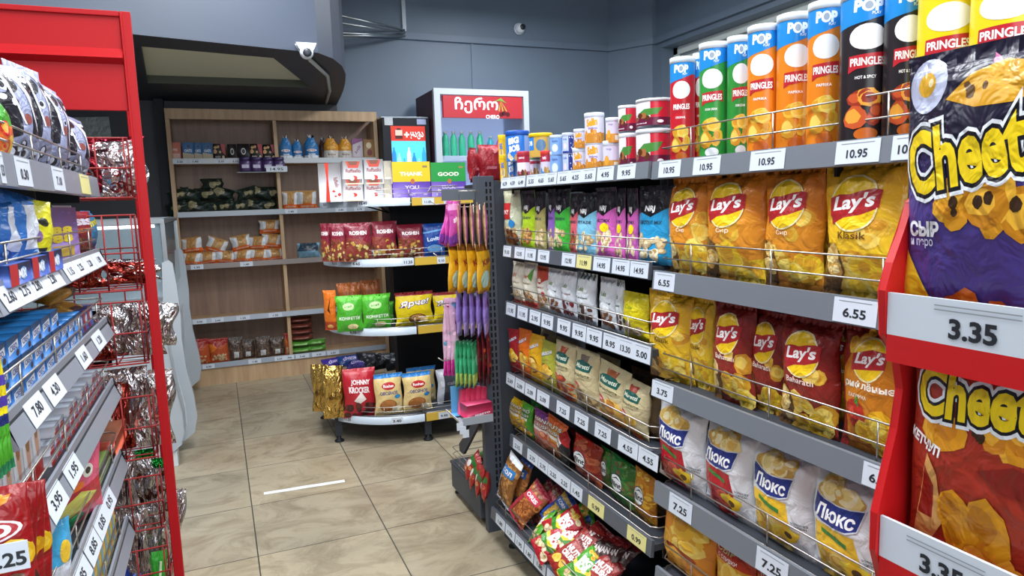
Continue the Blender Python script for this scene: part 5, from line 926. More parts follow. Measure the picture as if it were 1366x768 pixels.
k = [(630, 620, .27, 'mini_red', 1, .2, -.6, .4), (634, 632, .24, 'mini_red', 1, .1, -.5, .3), (641, 640, .25, 'mini_red', 1.1, 0, -.3, .2), (648, 648, .24, 'mini_red', 1.1, .1, -.2, -.2), (640, 612, .27, 'mini_red', 1, .2, -.9, -.2), (650, 620, .25, 'mini_red', 1, 0, -.7, .2)]
heap('x-', [(a, b-1, c, d, e, f-.4, g, h) for a, b, c, d, e, f, g, h in k], 'on the end gondola base', .18)

# ------------------------------------------------------------------ the round-ended gondola
cx, cy = 1.17, 4.95
base_c = (cx, cy, 0)
gc = thing('round_end_gondola', base_c, 'dark shelving with four half-round shelves of sweets behind the aisle', 'shelving')
LIP = mat('#aeb9c4', 'rail'); LIPY = mat('#c9a640', 'rail')
CZS = [(1.612, .50), (1.222, .50), (.765, .50), (.195, .60)]
CT = [[(430, 437, '0.01'), (474, 494, '15.49')], [(440, 452, '5.15'), (470, 480, '6.65'), (536, 553, '11.25')], [(463, 479, '6.55')], [(456, 472, '11.25'), (523, 537, '3.40')]]
ST = [[(563, 579, '11.09'), (592, 600, '11.09')], [(583, 594, '5.10')], [], [(585, 600, '9.95')]]
for (z, r), tg, tg2 in zip(CZS, CT, ST):
    arc = [(cx+r*math.cos(a), cy+r*math.sin(a)) for a in lin_grid(-PI/2, -3*PI/2, 26)]
    mb = MB(); mb.prism([(cx+(r-.012)*math.cos(a), cy+(r-.012)*math.sin(a)) for a in lin_grid(-PI/2, -3*PI/2, 26)], 2, z-.03, z-.012, GREY)
    for a in (-1.9, -3.14, -4.4): mb.tube([(cx-.02, cy, z-.10), (cx+r*.45*math.cos(a), cy+r*.45*math.sin(a), z-.034)], .006, BLK)
    sh = sub(mb, 'half_round_shelf', gc, base_c)
    mb = MB(); n = len(arc); ins = [(cx+(r-.008)*math.cos(a), cy+(r-.008)*math.sin(a)) for a in lin_grid(-PI/2, -3*PI/2, 26)]
    mb.add([(x, y, z-.05) for x, y in arc]+[(x, y, z) for x, y in arc]+[(x, y, z-.05) for x, y in ins]+[(x, y, z) for x, y in ins], [(i+1, i, i+n, i+1+n) for i in range(n-1)]+[(i+2*n, i+1+2*n, i+1+3*n, i+3*n) for i in range(n-1)]+[(i+n, i+3*n, i+3*n+1, i+1+n) for i in range(n-1)], LIP, True)
    sub(mb, 'curved_price_rail', sh, base_c)
    guard(sh, base_c, [(cx+(r-.025)*math.cos(a), cy+(r-.025)*math.sin(a)) for a in lin_grid(-PI/2, -3*PI/2, 26)], z-.012, (.012, .04, .07), .25)
    for pl, pr, wd in tg:      # small tag following the curved edge
        pm = (pl+pr)/2; best = min(lin_grid(-PI/2-.02, -PI*.98, 200), key=lambda a: abs(xof(pm, cy+r*math.sin(a), z)-(cx+r*math.cos(a))))
        nx, ny = math.cos(best), math.sin(best); ex = Vector((-ny, nx, 0)); 
        if ex.x < 0: ex = -ex
        o = Vector((cx+(r+.0015)*nx, cy+(r+.0015)*ny, z-.047)); w_ = .075
        mb = MB(); q = [o-ex*w_/2, o+ex*w_/2, o+ex*w_/2+Vector((0, 0, .044)), o-ex*w_/2+Vector((0, 0, .044))]; mb.add(q, [(0, 1, 2, 3)], TAGM)
        flat_text(mb, wd, o-ex*w_/2, ex, (0, 0, 1), w_/2, .02, .055, .018, INK, .0006, .03); sub(mb, 'price_tag', sh, base_c)
    # straight part to the right of the curve
    yf = cy-r; mb = MB(); mb.box(cx+.006, yf+.01, z-.03, 2.25, cy-.015, z-.012, GREY); s2 = sub(mb, 'shelf', gc, base_c)
    mb = MB(); mb.box(cx+.012, yf, z-.052, 2.25, yf+.01, z-.002, LIPY if z < 1.7 else LIP); sub(mb, 'price_rail', s2, base_c)
    for pl, pr, wd in tg2: rail_tag(s2, base_c, 'y', xof(pl, yf, z-.02), xof(pr, yf, z-.02), yf, z-.05, z-.005, wd)
    guard(s2, base_c, [(cx+.015, yf+.12), (cx+.015, yf+.03), (cx+.03, yf+.02), (2.22, yf+.02)], z-.012, (.012, .04, .07), .3)
mb = MB(); mb.box(cx+.02, cy-.012, .06, 2.25, cy+.012, 1.58, mat('#14161b', 'paint')); sub(mb, 'back_panel', gc, base_c)
mb = MB(); mb.box(cx-.03, cy-.045, 0, cx+.02, cy+.045, 1.57, mat('#17191e', 'paint')); sub(mb, 'upright', gc, base_c)
for x, y in ((.655, 4.66), (1.2, 4.40), (.64, 5.24), (2.2, 4.40)):
    mb = MB(); mb.box(x-.022, y-.015, .04, x+.022, y+.015, .165, mat('#33373e', 'paint')); mb.lathe([(.032, 0), (.032, .008), (.014, .02), (.014, .05)], BLK, 16, (x, y, 0)); sub(mb, 'leg', gc, base_c)
mb = MB(); mb.box(.64, 4.68, .10, 1.2, 4.70, .16, mat('#23262c', 'paint')); sub(mb, 'cross_bar', gc, base_c)
row('y', 4.56, 1.601, 'on the top half-round shelf', [(427, 457, 218, 'praline_tall', -.25, 0, 0, .12), (457, 483, 239, 'praline', 0), (485, 510, 239, 'praline'), (511, 522, 239, 'praline_cream'), (523, 573, 216, 'gift_yellow'), (574, 620, 217, 'gift_green')])
row('y', 4.56, 1.706, 'stacked on the praline boxes', [(457, 483, 215, 'praline'), (485, 510, 213, 'praline'), (511, 522, 215, 'praline_cream')])
row('y', 4.58, 1.211, 'on the second half-round shelf', [(428, 444, 298, 'roshen', -.7, 0, 0, .14), (441, 465, 298, 'roshen', -.45, 0, 0, .05), (461, 497, 297, 'roshen', -.15), (496, 531, 295, 'roshen', .05), (530, 566, 299, 'roshen'), (564, 593, 298, 'roshen_blue')], 1)
row('y', 4.58, .754, 'on the third half-round shelf', [(432, 451, 387, 'pumpkin', -.6, 0, 0, .12), (449, 485, 394, 'konfetti', -.1), (483, 522, 392, 'konfetti', .05), (527, 578, 389, 'yarche'), (578, 616, 389, 'yarche')], 1)
row('y', 4.72, .754, 'behind the green bags', [(452, 484, 377, 'caramel'), (484, 510, 373, 'caramel'), (508, 526, 402, 'konfetti')], 2)
row('y', 4.56, .184, 'on the bottom half-round shelf', [(416, 442, 486, 'gold', -.6, 0, 0, .22), (432, 461, 488, 'gold', -.2, 0, 0, .03), (459, 502, 491, 'johnny', -.1, 0, 0, -.02), (500, 538, 498, 'oats', -.05, 0, 0, -.07), (538, 577, 496, 'oats', 0, 0, 0, -.09), (583, 618, 491, 'mono')], 1)
row('y', 4.68, .184, 'behind the front biscuit bags', [(543, 582, 489, 'oats')], 1)
heap('y', [(446, 484, .3, 'violet_pack', 1, .2, -1.0, 0), (466, 480, .33, 'blue_pack', 1, .1, -1.0, 0), (478, 485, .3, 'violet_pack', 1, -.2, -1.1, 0), (490, 478, .33, 'dark_pack', 1, 0, -.8, .1), (500, 484, .3, 'dark_pack', 1.1, 0, -.7, -.1), (514, 480, .33, 'dark_pack', 1, 0, -.6, .1), (526, 484, .3, 'dark_pack', 1, .2, -.6, 0)], 'at the back of the bottom half-round shelf', .184)
# ------------------------------------------------------------------ the wooden wall shelving
wx0, wx1, wy0, wy1, wt = -.33, 1.49, 6.75, 7.12, 2.45
base_w = (wx0, wy0, 0)
gw = thing('wooden_shelving', base_w, 'tall pale oak shelving unit against the dark back wall', 'shelving')
mb = MB(); mb.box(wx0, wy1-.02, .02, wx1, wy1, wt-.02, WOODB_M); sub(mb, 'back_panel', gw, base_w)
for x in (wx0, wx1-.035): mb = MB(); mb.box(x, wy0, 0, x+.035, wy1-.02, wt-.09, WOOD_M); sub(mb, 'side_panel', gw, base_w, .002)
mb = MB(); mb.box(wx0, wy0-.002, wt-.09, wx1, wy0+.03, wt, WOOD_M); mb.box(wx0, wy0+.03, wt-.025, wx1, wy1, wt, WOOD_M); sub(mb, 'top_panel', gw, base_w, .002)
WZ = [2.025, 1.565, 1.105, .618, .205]
WT = [[(231, 248, '3.25'), (253, 268, '1.45'), (286, 303, '2.10'), (307, 320, '2.15')], [(380, 396, '1.40'), (447, 462, '3.80'), (472, 486, '3.70')], [(254, 271, '1.35'), (320, 337, '1.40')],
      [(257, 275, '0.90'), (282, 298, '2.65'), (315, 333, '1.35'), (358, 376, '1.25')], [(270, 286, '4.90'), (331, 348, '11.00'), (366, 392, ['5.55', '.90']), (394, 412, '3.40'), (416, 434, ['2.20']), (436, 452, '5.50')]]
RL = [mat('#c6ccd2', 'rail'), mat('#aab4be', 'rail'), mat('#8d8480', 'rail'), mat('#aeb8c4', 'rail'), mat('#9aa3b0', 'rail')]
for z, tg, rl in zip(WZ, WT, RL):
    mb = MB(); mb.box(wx0+.035, wy0+.004, z-.045, wx1-.035, wy1-.02, z-.018, WOOD_M); sh = sub(mb, 'shelf', gw, base_w)
    mb = MB(); mb.box(wx0+.03, wy0-.008, z-.047, wx1-.03, wy0+.002, z, rl); sub(mb, 'price_rail', sh, base_w)
    for pl, pr, wd in tg: rail_tag(sh, base_w, 'y', xof(pl, wy0, z), xof(pr, wy0, z), wy0-.008, z-.045, z-.003, wd)
zz = [.16]+[z for z in WZ[::-1]]+[wt]
for i, z in enumerate(WZ):
    top = (WZ[i-1]-.045) if i else wt-.09
    mb = MB(); mb.box(.545, wy0+.02, z-.018, .575, wy1-.02, top, WOOD_M); sub(mb, 'divider', gw, base_w)
mb = MB(); mb.box(wx0+.035, wy0+.01, 0, wx1-.035, wy0+.03, .16, WOOD_M); sub(mb, 'plinth', gw, base_w)
# goods
WP = wy0+.07
row('y', WP, 2.009, 'on the wooden top shelf', [(226, 242, 190, 'cart_pink'), (244, 259, 190, 'cart_blue'), (259.5, 270, 190.5, 'cart_blue', 0), (270.5, 284, 190.5, 'cart_blue'), (285, 301, 192, 'cart_cookie'), (304, 316, 192.5, 'cart_cracker'), (317, 333, 192, 'cart_cracker'), (334, 350, 192, 'cart_cookie'), (351, 368, 193, 'cart_cookie'),
    (373, 390, 184, 'bread_blue'), (389, 405, 188, 'bread_blue', 0, 0, 0, .03), (406, 425, 183, 'bread_blue'), (426, 436, 186, 'bread_dark', 0, 0, 0, .06), (432, 452, 184, 'bread_gold'), (451, 470, 185, 'bread_gold'), (470, 484, 185, 'cart_white'), (485, 499, 186, 'cart_tan')])
for i, z in enumerate((0, 0, 0, 0)):
    xx = xof(326.5+i*15, wy0-.07, 2.0); mb = MB(); t = thing('glass_jar', (xx, wy0-.07, zof(229, xx, wy0-.07)), f"small purple jar, {ORD[i] or 'first '}from left on the clip-on shelf", 'jar', 'small purple jars on the clip-on shelf')
    if i == 0:
        J0 = t; mb.lathe([(.045, 0), (.052, .01), (.052, .085), (.042, .1)], mat('#4d3a68', 'tube'), 24)
        for a, b, c, d in ((-.03, .03, .03, .06),): mb.add([(a, -.0528, c), (b, -.0528, c), (b, -.0528, d), (a, -.0528, d)], [(0, 1, 2, 3)], mat('#b8b0cc'))
        mb.build('jar_body', t); m2 = MB(); m2.lathe([(.046, .1), (.048, .102), (.048, .125), (.04, .128)], mat('#3a2c58', 'plastic'), 24); m2.build('lid', t)
    else:
        for ch in J0.children: c = ch.copy(); COL.objects.link(c); c.parent = t
xx = xof(315, wy0-.07, 2.0); x2 = xof(380, wy0-.07, 2.0); zj = zof(229, xx+.1, wy0-.07)-.003
mb = MB(); mb.box(xx, wy0-.13, zj-.006, x2, wy0-.01, zj-.001, mat('#8f9299', 'rail')); mb.box(xx+.24, wy0-.134, zj-.004, xx+.42, wy0-.13, zj+.045, TAGM); flat_text(mb, '14.95', (xx+.24, wy0-.134, zj), (1, 0, 0), (0, 0, 1), .09, .02, .11, .025, INK)
mb.box(xx+.02, wy0-.012, zj-.006, x2-.02, wy0-.010, zj+.09, mat('#8f9299', 'rail')); tag(mb.build('clip_shelf'), 'small grey clip-on shelf holding purple jars', 'shelf')
pile = [(240, 270), (262, 272), (287, 273), (303, 272), (251, 258), (275, 258), (243, 262), (297, 260), (284, 253), (322, 272), (338, 271), (356, 272), (332, 260), (347, 261), (362, 262)]
for i, (px, py) in enumerate(pile):
    zc = 1.549 if py > 266 else 1.549+.115 if py > 255 else 1.549+.2
    x = xof(px, WP+.06, zc); put('tea_pack', (x, WP+.05+.02*(i % 3), zc), .3*((i*7) % 5-2)*.4, .95, .98, f"dark green grocery bag, {['lower row left end', 'lower row second', 'lower row third', 'lower row fourth', 'upper row second', 'upper row third', 'upper row left end', 'upper row fourth', 'topmost', 'right pile lower row first', 'right pile lower row second', 'right pile lower row third', 'right pile upper row first', 'right pile upper row second', 'right pile upper row third'][i]} on second wooden shelf", 'dark green grocery bags on the second wooden shelf', i, .25*((i*5) % 3-1))
row('y', WP+.02, 1.549, 'on the second wooden shelf', [(377, 398, 255, 'pasta'), (396, 423, 254, 'pasta')])
low = [(252, 20), (275, 20), (296, 20), (318, 20), (340, 20), (364, 20)]; lab2 = 'orange ended pasta bag, {} on third wooden shelf'
names_ = ['lower row first', 'lower row second', 'lower row third', 'lower row fourth', 'lower row fifth', 'lower row sixth', 'upper row first', 'upper row second', 'upper row third', 'upper row fourth', 'topmost']
for i, (px, zc, sz, tl) in enumerate([(255, 1.09, 1.0, .05), (278, 1.09, 1, -.1), (301, 1.09, 1, .1), (323, 1.09, 1, 0), (345, 1.09, 1, .05), (367, 1.09, 1, -.05), (258, 1.20, 1.2, -.1), (286, 1.19, 1.2, .35), (324, 1.2, 1.2, -.15), (344, 1.2, 1.05, 0), (362, 1.205, 1.15, .1)]):
    x = xof(px, WP+.04, zc); put('pasta', (x, WP+.03, zc), .15*((i % 3)-1), .78, .9*sz, lab2.format(names_[i]), 'orange ended pasta bags on the third wooden shelf', i, tl)
put('pasta', (xof(360, WP+.04, 1.33), WP+.03, 1.345), .1, .8, .95, lab2.format('topmost of the right pile'), None, 1)
row('y', WP+.02, 1.09, 'on the third wooden shelf', [(396, 427, 324, 'bluewrap')])
row('y', WP+.02, .189, 'on the lowest wooden shelf', [(253, 281, 452, 'beans_red'), (280, 306, 451, 'beans_red'), (306, 325, 449, 'beans_clear'), (321, 341, 452, 'beans_clear', 0, 0, 0, .04), (341, 361, 448, 'beans_clear'), (360, 380, 449, 'beans_clear', 0, 0, 0, .02), (380, 389, 444, 'beans_red')], 1)
for i in range(4): put('slab_red', (xof(402, WP+.03, .4), WP+.05, .31+.058*i), .1*(i % 2), .85, 1, f"flat brown red bar packet, {['lowest', 'second lowest', 'third', 'top one'][i]} of the stack by the divider", 'brown red bar packets in a stack', i)
for i in range(2): put('slab_green', (xof(402, WP+.03, .2), WP+.05, .189+.06*i), 0, .85, .95, f"flat green bar packet, {['lower', 'upper'][i]} one under the brown red packets", 'green bar packets under the red ones', i)
for i in range(2): put('slab_green', (xof(423, WP+.03, .2), WP+.05, .189+.06*i), 0, .65, .95, f"flat green bar packet, {['lower', 'upper'][i]} one of the short stack at the right", 'green bar packets in the short stack', i)

# ------------------------------------------------------------------ fridges at the back wall
def fridge(base, x0, x1, yf, yb, zt, col, label):
    t = thing('drinks_fridge', base, label, 'fridge'); return t
# small one with the coffee advertisement
x0, x1, yf, yb, zt = 1.495, 1.945, 6.55, 7.10, 2.385; b = (x0, yf, 0)
t = thing('drinks_fridge', b, 'narrow black drinks fridge with a glowing red and blue door panel', 'fridge'); bk = mat('#22252c', 'paint')
mb = MB(); mb.box(x0, yf+.04, 0, x1, yb, zt, bk); mb.box(x0-.004, yf+.035, zt-.01, x1+.004, yb, zt+.008, mat('#9aa4ac', 'metal')); sub(mb, 'cabinet', t, b, .004)
mb = MB(); mb.box(x0, yf, .12, x1, yf+.035, zt-.01, bk); mb.box(x0+.02, yf-.003, zt-.08, x0+.1, yf, zt-.01, mat('#c2c8cc')); mb.box(x1-.12, yf-.003, zt-.07, x1-.03, yf, zt-.02, mat('#a8b4d8')); door = sub(mb, 'door', t, b, .004)
mb = MB(); pz = zof(168, 1.6, yf); gx0, gx1 = x0+.075, x1-.045
mb.box(gx0, yf-.006, 1.45, gx1, yf, pz, mat('#c02c18', 'glow0.6')); mb.box(gx0, yf-.008, 1.45, gx1, yf-.006, zof(188, 1.6, yf), mat('#4ab8e0', 'glow0.9'))
r = random.Random(2); zs = zof(188, 1.6, yf)
for i in range(7):
    bx = gx0+.02+i*.048; bh = zs-.06-.05*(i % 3); mb.prism([(bx-.02, 1.46), (bx+.02, 1.46), (bx+.02, bh-.06), (bx+.007, bh-.02), (bx+.007, bh), (bx-.007, bh), (bx-.007, bh-.02), (bx-.02, bh-.06)], 1, yf-.0095, yf-.008, mat(['#1c7ab8', '#8ad8f0', '#2a94cc', '#d8f2fa'][i % 4], 'glow0.8'))
bx = gx0+.075; mb.prism([(bx-.035, zs+.02), (bx+.035, zs+.02), (bx+.038, zs+.1), (bx+.018, pz-.05), (bx+.018, pz-.02), (bx-.018, pz-.02), (bx-.018, pz-.05), (bx-.038, zs+.1)], 1, yf-.0075, yf-.006, mat('#4a1a14', 'glow0.3')); mb.box(bx-.034, yf-.009, zs+.05, bx+.034, yf-.0075, zs+.1, mat('#d8b8a8', 'glow0.5'))
zc = (zs+pz)/2-.01; flat_text(mb, '+', (0, yf-.0062, 0), (1, 0, 0), (0, 0, 1), gx0+.15, zc, .05, .05, mat('#ffffff', 'glow0.9'), .001, .02); flat_text(mb, 'ყავა', (0, yf-.0062, 0), (1, 0, 0), (0, 0, 1), gx0+.25, zc-.008, .125, .07, mat('#ffffff', 'glow0.9'), .001, .008)
sub(mb, 'advert_panel', door, b)
# large one with the red header
x0, x1, yf, yb = 1.965, 2.935, 6.42, 7.05; zt = zof(119, 2.4, yf); b = (x0, yf, 0)
t = thing('drinks_fridge', b, 'tall silver framed drinks fridge with a red header sign', 'fridge'); sv = mat('#b9c2ca', 'plastic'); inn = mat('#a9bce0', 'glow0.6')
mb = MB(); mb.box(x0, yf+.05, .08, x0+.03, yb, zt-.01, mat('#4a2c38', 'paint')); mb.box(x1-.03, yf+.05, .08, x1, yb, zt-.01, sv); mb.box(x0+.03, yf+.05, zt-.03, x1-.03, yb, zt-.01, sv); mb.box(x0+.03, yb-.03, .1, x1-.03, yb, zt-.03, inn); mb.box(x0, yf+.05, 0, x1, yb, .3, sv); sub(mb, 'cabinet', t, b)
h0, h1 = zof(157, 2.4, yf), zof(128, 2.4, yf)
mb = MB(); mb.box(x0+.09, yf+.005, h0, x1-.07, yf+.05, h1, mat('#a82a34', 'glow0.35')); dr = sub(mb, 'header_sign', t, b)
mb = MB(); wg = mat('#f2f4f8', 'glow0.8'); cxh = xof(640, yf, 2.5); zc = zof(142, cxh, yf)
flat_text(mb, 'ჩერო', (0, yf+.004, 0), (1, 0, 0), (0, 0, 1), cxh-.03, zc+.01, .44, .15, wg, .001, .014); flat_text(mb, 'CHERO', (0, yf+.004, 0), (1, 0, 0), (0, 0, 1), cxh+.13, zc-.095, .14, .035, wg, .001, .015)
for q in ((.25, -.06), (.29, -.07), (.22, -.07)): mb.add([(cxh+q[0]+.022*math.cos(a), yf+.002, zc+q[1]+.022*math.sin(a)) for a in lin_grid(0, 5.9, 12)], [tuple(range(13))], mat('#5a1420', 'card'))
for q in (.2, .24, .28): mb.add([(cxh+.22, yf+.0015, zc+.06), (cxh+q-.008, yf+.0015, zc-.04), (cxh+q+.004, yf+.0015, zc-.04)], [(0, 1, 2)], mat('#c8c04a', 'card'))
mb.add([(cxh+.15, yf+.001, zc+.05), (cxh+.22, yf+.001, zc+.06), (cxh+.28, yf+.001, zc+.035), (cxh+.22, yf+.001, zc+.085)], [(0, 1, 2, 3)], mat('#7ab04a', 'card')); sub(mb, 'sign_lettering', dr, b)
mb = MB(); sil = mat('#c3ccd4', 'plastic')
for a in ((x0, x0+.06, .3, zt), (x1-.055, x1, .3, zt), (x0+.06, x1-.055, zt-.055, zt), (x0+.06, x1-.055, .3, .38)): mb.box(a[0], yf, a[2], a[1], yf+.048, a[3], sil)
dd = sub(mb, 'door', t, b); mb = MB(); mb.box(x0+.06, yf+.03, .38, x1-.055, yf+.034, h0, mat('#c8d8f0', 'glass')); sub(mb, 'glass_pane', dd, b)
mb = MB(); mb.lathe([(.012, .9), (.012, 1.5)], mat('#4a4e55', 'metal'), 10, (x1-.03, yf-.02, 0)); sub(mb, 'handle', dd, b)
SHZ = [zof(209, 2.2, yf+.15), 1.62, 1.25, .85]
for z in SHZ:
    mb = MB(); mb.box(x0+.035, yf+.08, z-.012, x1-.035, yb-.035, z, mat('#b8c0c8', 'metal')); s = sub(mb, 'shelf', t, b); mb = MB(); mb.box(x0+.05, yf+.075, z-.045, x1-.05, yf+.08, z+.005, mat('#c8d4e0', 'rail')); sub(mb, 'price_rail', s, b)
mb = MB(); mb.lathe([(.03, 0), (.034, .006), (.034, .15), (.028, .19), (.014, .215), (.014, .225)], mat('#4fd6a0', 'tube'), 20); me = mb.mesh('bottle')
mc = MB(); mc.lathe([(.017, .222), (.017, .246), (.014, .248)], mat('#dfe8e0', 'plastic'), 14); mcap = mc.mesh('cap')
M = {}
for j, (px, col) in enumerate([(595, 'g'), (606, 'g'), (617, 'g'), (629, 'g'), (641, 'g'), (655, 't'), (667, 'p'), (680, 'p'), (692, 'g'), (700, 'g')]):
    if col not in M:
        M[col] = me if col == 'g' else me.copy()
        if col != 'g': M[col].materials[0] = mat({'t': '#4fc0cc', 'p': '#e070cc'}[col], 'tube')
    z = SHZ[0]; x = xof(px, yf+.17, z); ht = zof(175 if col == 'g' else 182, x, yf+.17)-z
    o = thing('drink_bottle', (x, yf+.17, z), f"{ {'g': 'green', 't': 'teal', 'p': 'pink'}[col]} drink bottle, {ORD[j] or 'first '}from left in the tall fridge", 'bottle', 'drink bottles in the tall fridge')
    for nm, mm in (('bottle_body', M[col]), ('cap', mcap)): c = bpy.data.objects.new(nm, mm); COL.objects.link(c); c.parent = o
    o.scale = (1.05, 1.05, ht/.248)

# ------------------------------------------------------------------ the glass counter at the left
b = (-.9, 5.0, 0); t = thing('serve_over_counter', b, 'grey refrigerated glass counter beside the wooden shelving', 'fridge counter')
gp = mat('#a5adb4', 'plastic'); y0, y1 = 4.95, 6.55
mb = MB(); mb.prism([(-1.3, .12), (-.36, .12), (-.33, .3), (-.31, .8), (-.40, 1.0), (-1.3, 1.0)], 1, y0+.05, y1-.05, mat('#c3cad2', 'plastic')); sub(mb, 'body', t, b)
mb = MB(); mb.box(-1.25, y0+.04, 0, -.36, y1-.04, .12, mat('#d3d8dc', 'plastic')); sub(mb, 'plinth', t, b)
prof = [(-1.32, .06), (-.40, .06), (-.30, .07), (-.235, .12), (-.212, .22), (-.22, .36), (-.25, .55), (-.262, .75), (-.255, .9), (-.262, 1.1), (-.275, 1.24), (-.30, 1.265), (-.335, 1.25), (-.35, 1.0), (-1.32, 1.0)]
for y in (y0, y1-.05): mb = MB(); mb.prism(prof, 1, y, y+.05, gp); sub(mb, 'end_panel', t, b, .006)
mb = MB(); fr = mat('#aeb9bd', 'metal')
for y in (y0+.01, y1-.03):
    mb.box(-1.3, y, 1.50, -.30, y+.022, 1.53, fr); mb.box(-.325, y, 1.0, -.30, y+.022, 1.52, fr); mb.box(-1.3, y, .99, -.30, y+.022, 1.03, fr)
mb.box(-.33, y0, 1.50, -.30, y1, 1.53, fr); mb.box(-1.3, y0, 1.50, -.9, y1, 1.53, fr); sub(mb, 'frame', t, b)
mb = MB(); mb.box(-1.28, y0+.03, 1.475, -.36, y0+.05, 1.495, mat('#eaf4ff', 'glow3')); sub(mb, 'light_strip', t, b)
mb = MB(); mb.box(-1.28, y0+.016, 1.03, -.326, y0+.02, 1.50, mat('#a8c0cc', 'clear')); mb.box(-.31, y0+.03, 1.03, -.306, y1-.03, 1.50, mat('#a8c0cc', 'clear')); sub(mb, 'glass_pane', t, b)
mb = MB(); mb.box(-1.29, y0+.3, 1.03, -1.27, y1-.05, 1.5, mat('#5a6a78', 'paint')); mb.box(-1.27, y0+.06, 1.24, -.5, y1-.06, 1.25, mat('#8c9aa4', 'metal')); sub(mb, 'inner_shelf', t, b)
mb = MB(); mb.box(-1.27, y0+.0, .62, -.42, y0+.002, .98, mat('#c8ccd2')); 
for i in range(24): mb.box(-1.25+i*.034, y0-.004, .70, -1.235+i*.034, y0, .95, mat('#8f979f'))
sub(mb, 'vent_grille', t, b)
b2 = (-.38, 4.72, 0); t2 = thing('plastic_bin', b2, 'grey moulded plastic bin with a rounded foot by the counter', 'bin')
mb = MB(); mb.prism([(-.62, .1), (-.36, .1), (-.30, .14), (-.275, .22), (-.275, .34), (-.31, .6), (-.325, .8), (-.345, .87), (-.375, .88), (-.40, .84), (-.41, .7), (-.62, .7)], 1, 4.66, 4.82, gp); sub(mb, 'bin_body', t2, b2, .008)
mb = MB(); mb.box(-.60, 4.67, 0, -.33, 4.81, .1, mat('#ccd2d6', 'plastic')); sub(mb, 'foot', t2, b2, .004)
# ------------------------------------------------------------------ the near left gondola
LF, LB = -.30, -.66
LY0, LY1 = 1.235, 2.33
base_l = (-.45, 1.5, 0)
gl = thing('gondola_shelving', base_l, 'grey gondola of sweets and toys beside the red wire rack', 'shelving')
LZ = [(1.674, 1.620, .003), (1.473, 1.424, .022), (1.273, 1.218, .022), (1.087, 1.028, .022), (.872, .812, .022), (.66, .60, .022)]
LT = [[(0, 6, '0.30'), (22, 42, '0.30'), (71, 86, '7.10'), (108, 120, '', 1)], [(10, 40, '2.60'), (31, 54, '2.75'), (48, 70, '2.80'), (63, 86, '2.30'), (93, 110, '1.15'), (106, 121, '2.25'), (118, 131, '3.20'), (130, 141, '1.90')],
      [(46, 66, '7.80'), (70, 87, '4.30'), (111, 122, '1.60'), (131, 141, '1.20')], [(72, 90, '3.95'), (96, 110, '1.95')], [(81, 102, '8.85'), (106, 122, '9.85'), (123, 137, '8.85'), (135, 145, '0.85'), (145, 154, '0.95')], [(118, 128, '2.20')]]
lm = mat('#7f8590', 'rail')
for (zt, zb, tl), tg in zip(LZ, LT):
    tg2 = []; last = -1e9
    for g_ in tg:
        a = max(g_[0], last+.5) if False else g_[0]; tg2.append((a,)+tuple(g_[1:]))
    x_shelf(gl, base_l, LF, LB, LY0, LY1, zt, zb, lm, [tg2[i] if i == len(tg2)-1 or tg2[i][1] <= tg2[i+1][0] else (tg2[i][0], tg2[i+1][0]-.5)+tuple(tg2[i][2:]) for i in range(len(tg2))], 1, wires=(.012, .04, .07), tilt=tl)
x_shelf(gl, base_l, LF+.08, LB, LY0, LY1, .24, .19, lm, [], 1, name='base_deck')
mb = MB(); mb.box(LB-.02, LY0, .1, LB, LY1, 1.80, mat('#4a4f58', 'paint')); sub(mb, 'back_panel', gl, base_l)
for y in (LY0, LY1-.03): mb = MB(); mb.box(LB-.03, y, 0, LB+.02, y+.03, 1.82, BLK); sub(mb, 'upright', gl, base_l)
mb = MB(); mb.box(LF+.03, LY0, .0, LF+.04, LY1, .16, GREY); sub(mb, 'kick_plate', gl, base_l)
LC = LF-.07
def lrow(z, place, items, seed=0, pl=LC): return row('x+', pl, z, place, items, seed)
lrow(1.66, 'on the sweets gondola top shelf', [(2, 30, 87, 'panda', -.3, -.05), (28, 52, 88, 'panda', -.2, 0), (50, 72, 108, 'panda', -.2, .1), (70, 92, 148, 'panda', -.3, .1)], 1)
lrow(1.66, 'in front of the gift bags on the top shelf', [(-18, 6, 125, 'jelly_green', .1, 0, 0, -.03)], 2)
lrow(1.459, 'on the second sweets shelf', [(-28, 12, 258, 'wafer_blue', -.2, .2), (6, 34, 256, 'wafer_blue', -.2, .15, 0, -.02), (28, 47, 265, 'mask_yellow', -.5, .12, .0, -.03), (42, 52, 278, 'eight_purple', 0, 0, 0, .03), (52, 79, 277, 'eight_purple', -.15), (79, 95, 274, 'bar_blue', -.1), (93, 114, 282, 'bar_sis', -.1), (112, 124, 281, 'bar_cyan')], 3)
lrow(1.459, 'low behind the wire guard', [(-25, 8, 352, 'choc_low', 0, 0, 0, -.03), (10, 34, 343, 'choc_low', 0, 0, 0, -.03), (36, 56, 335, 'choc_low', 0, 0, 0, -.03)], 4)
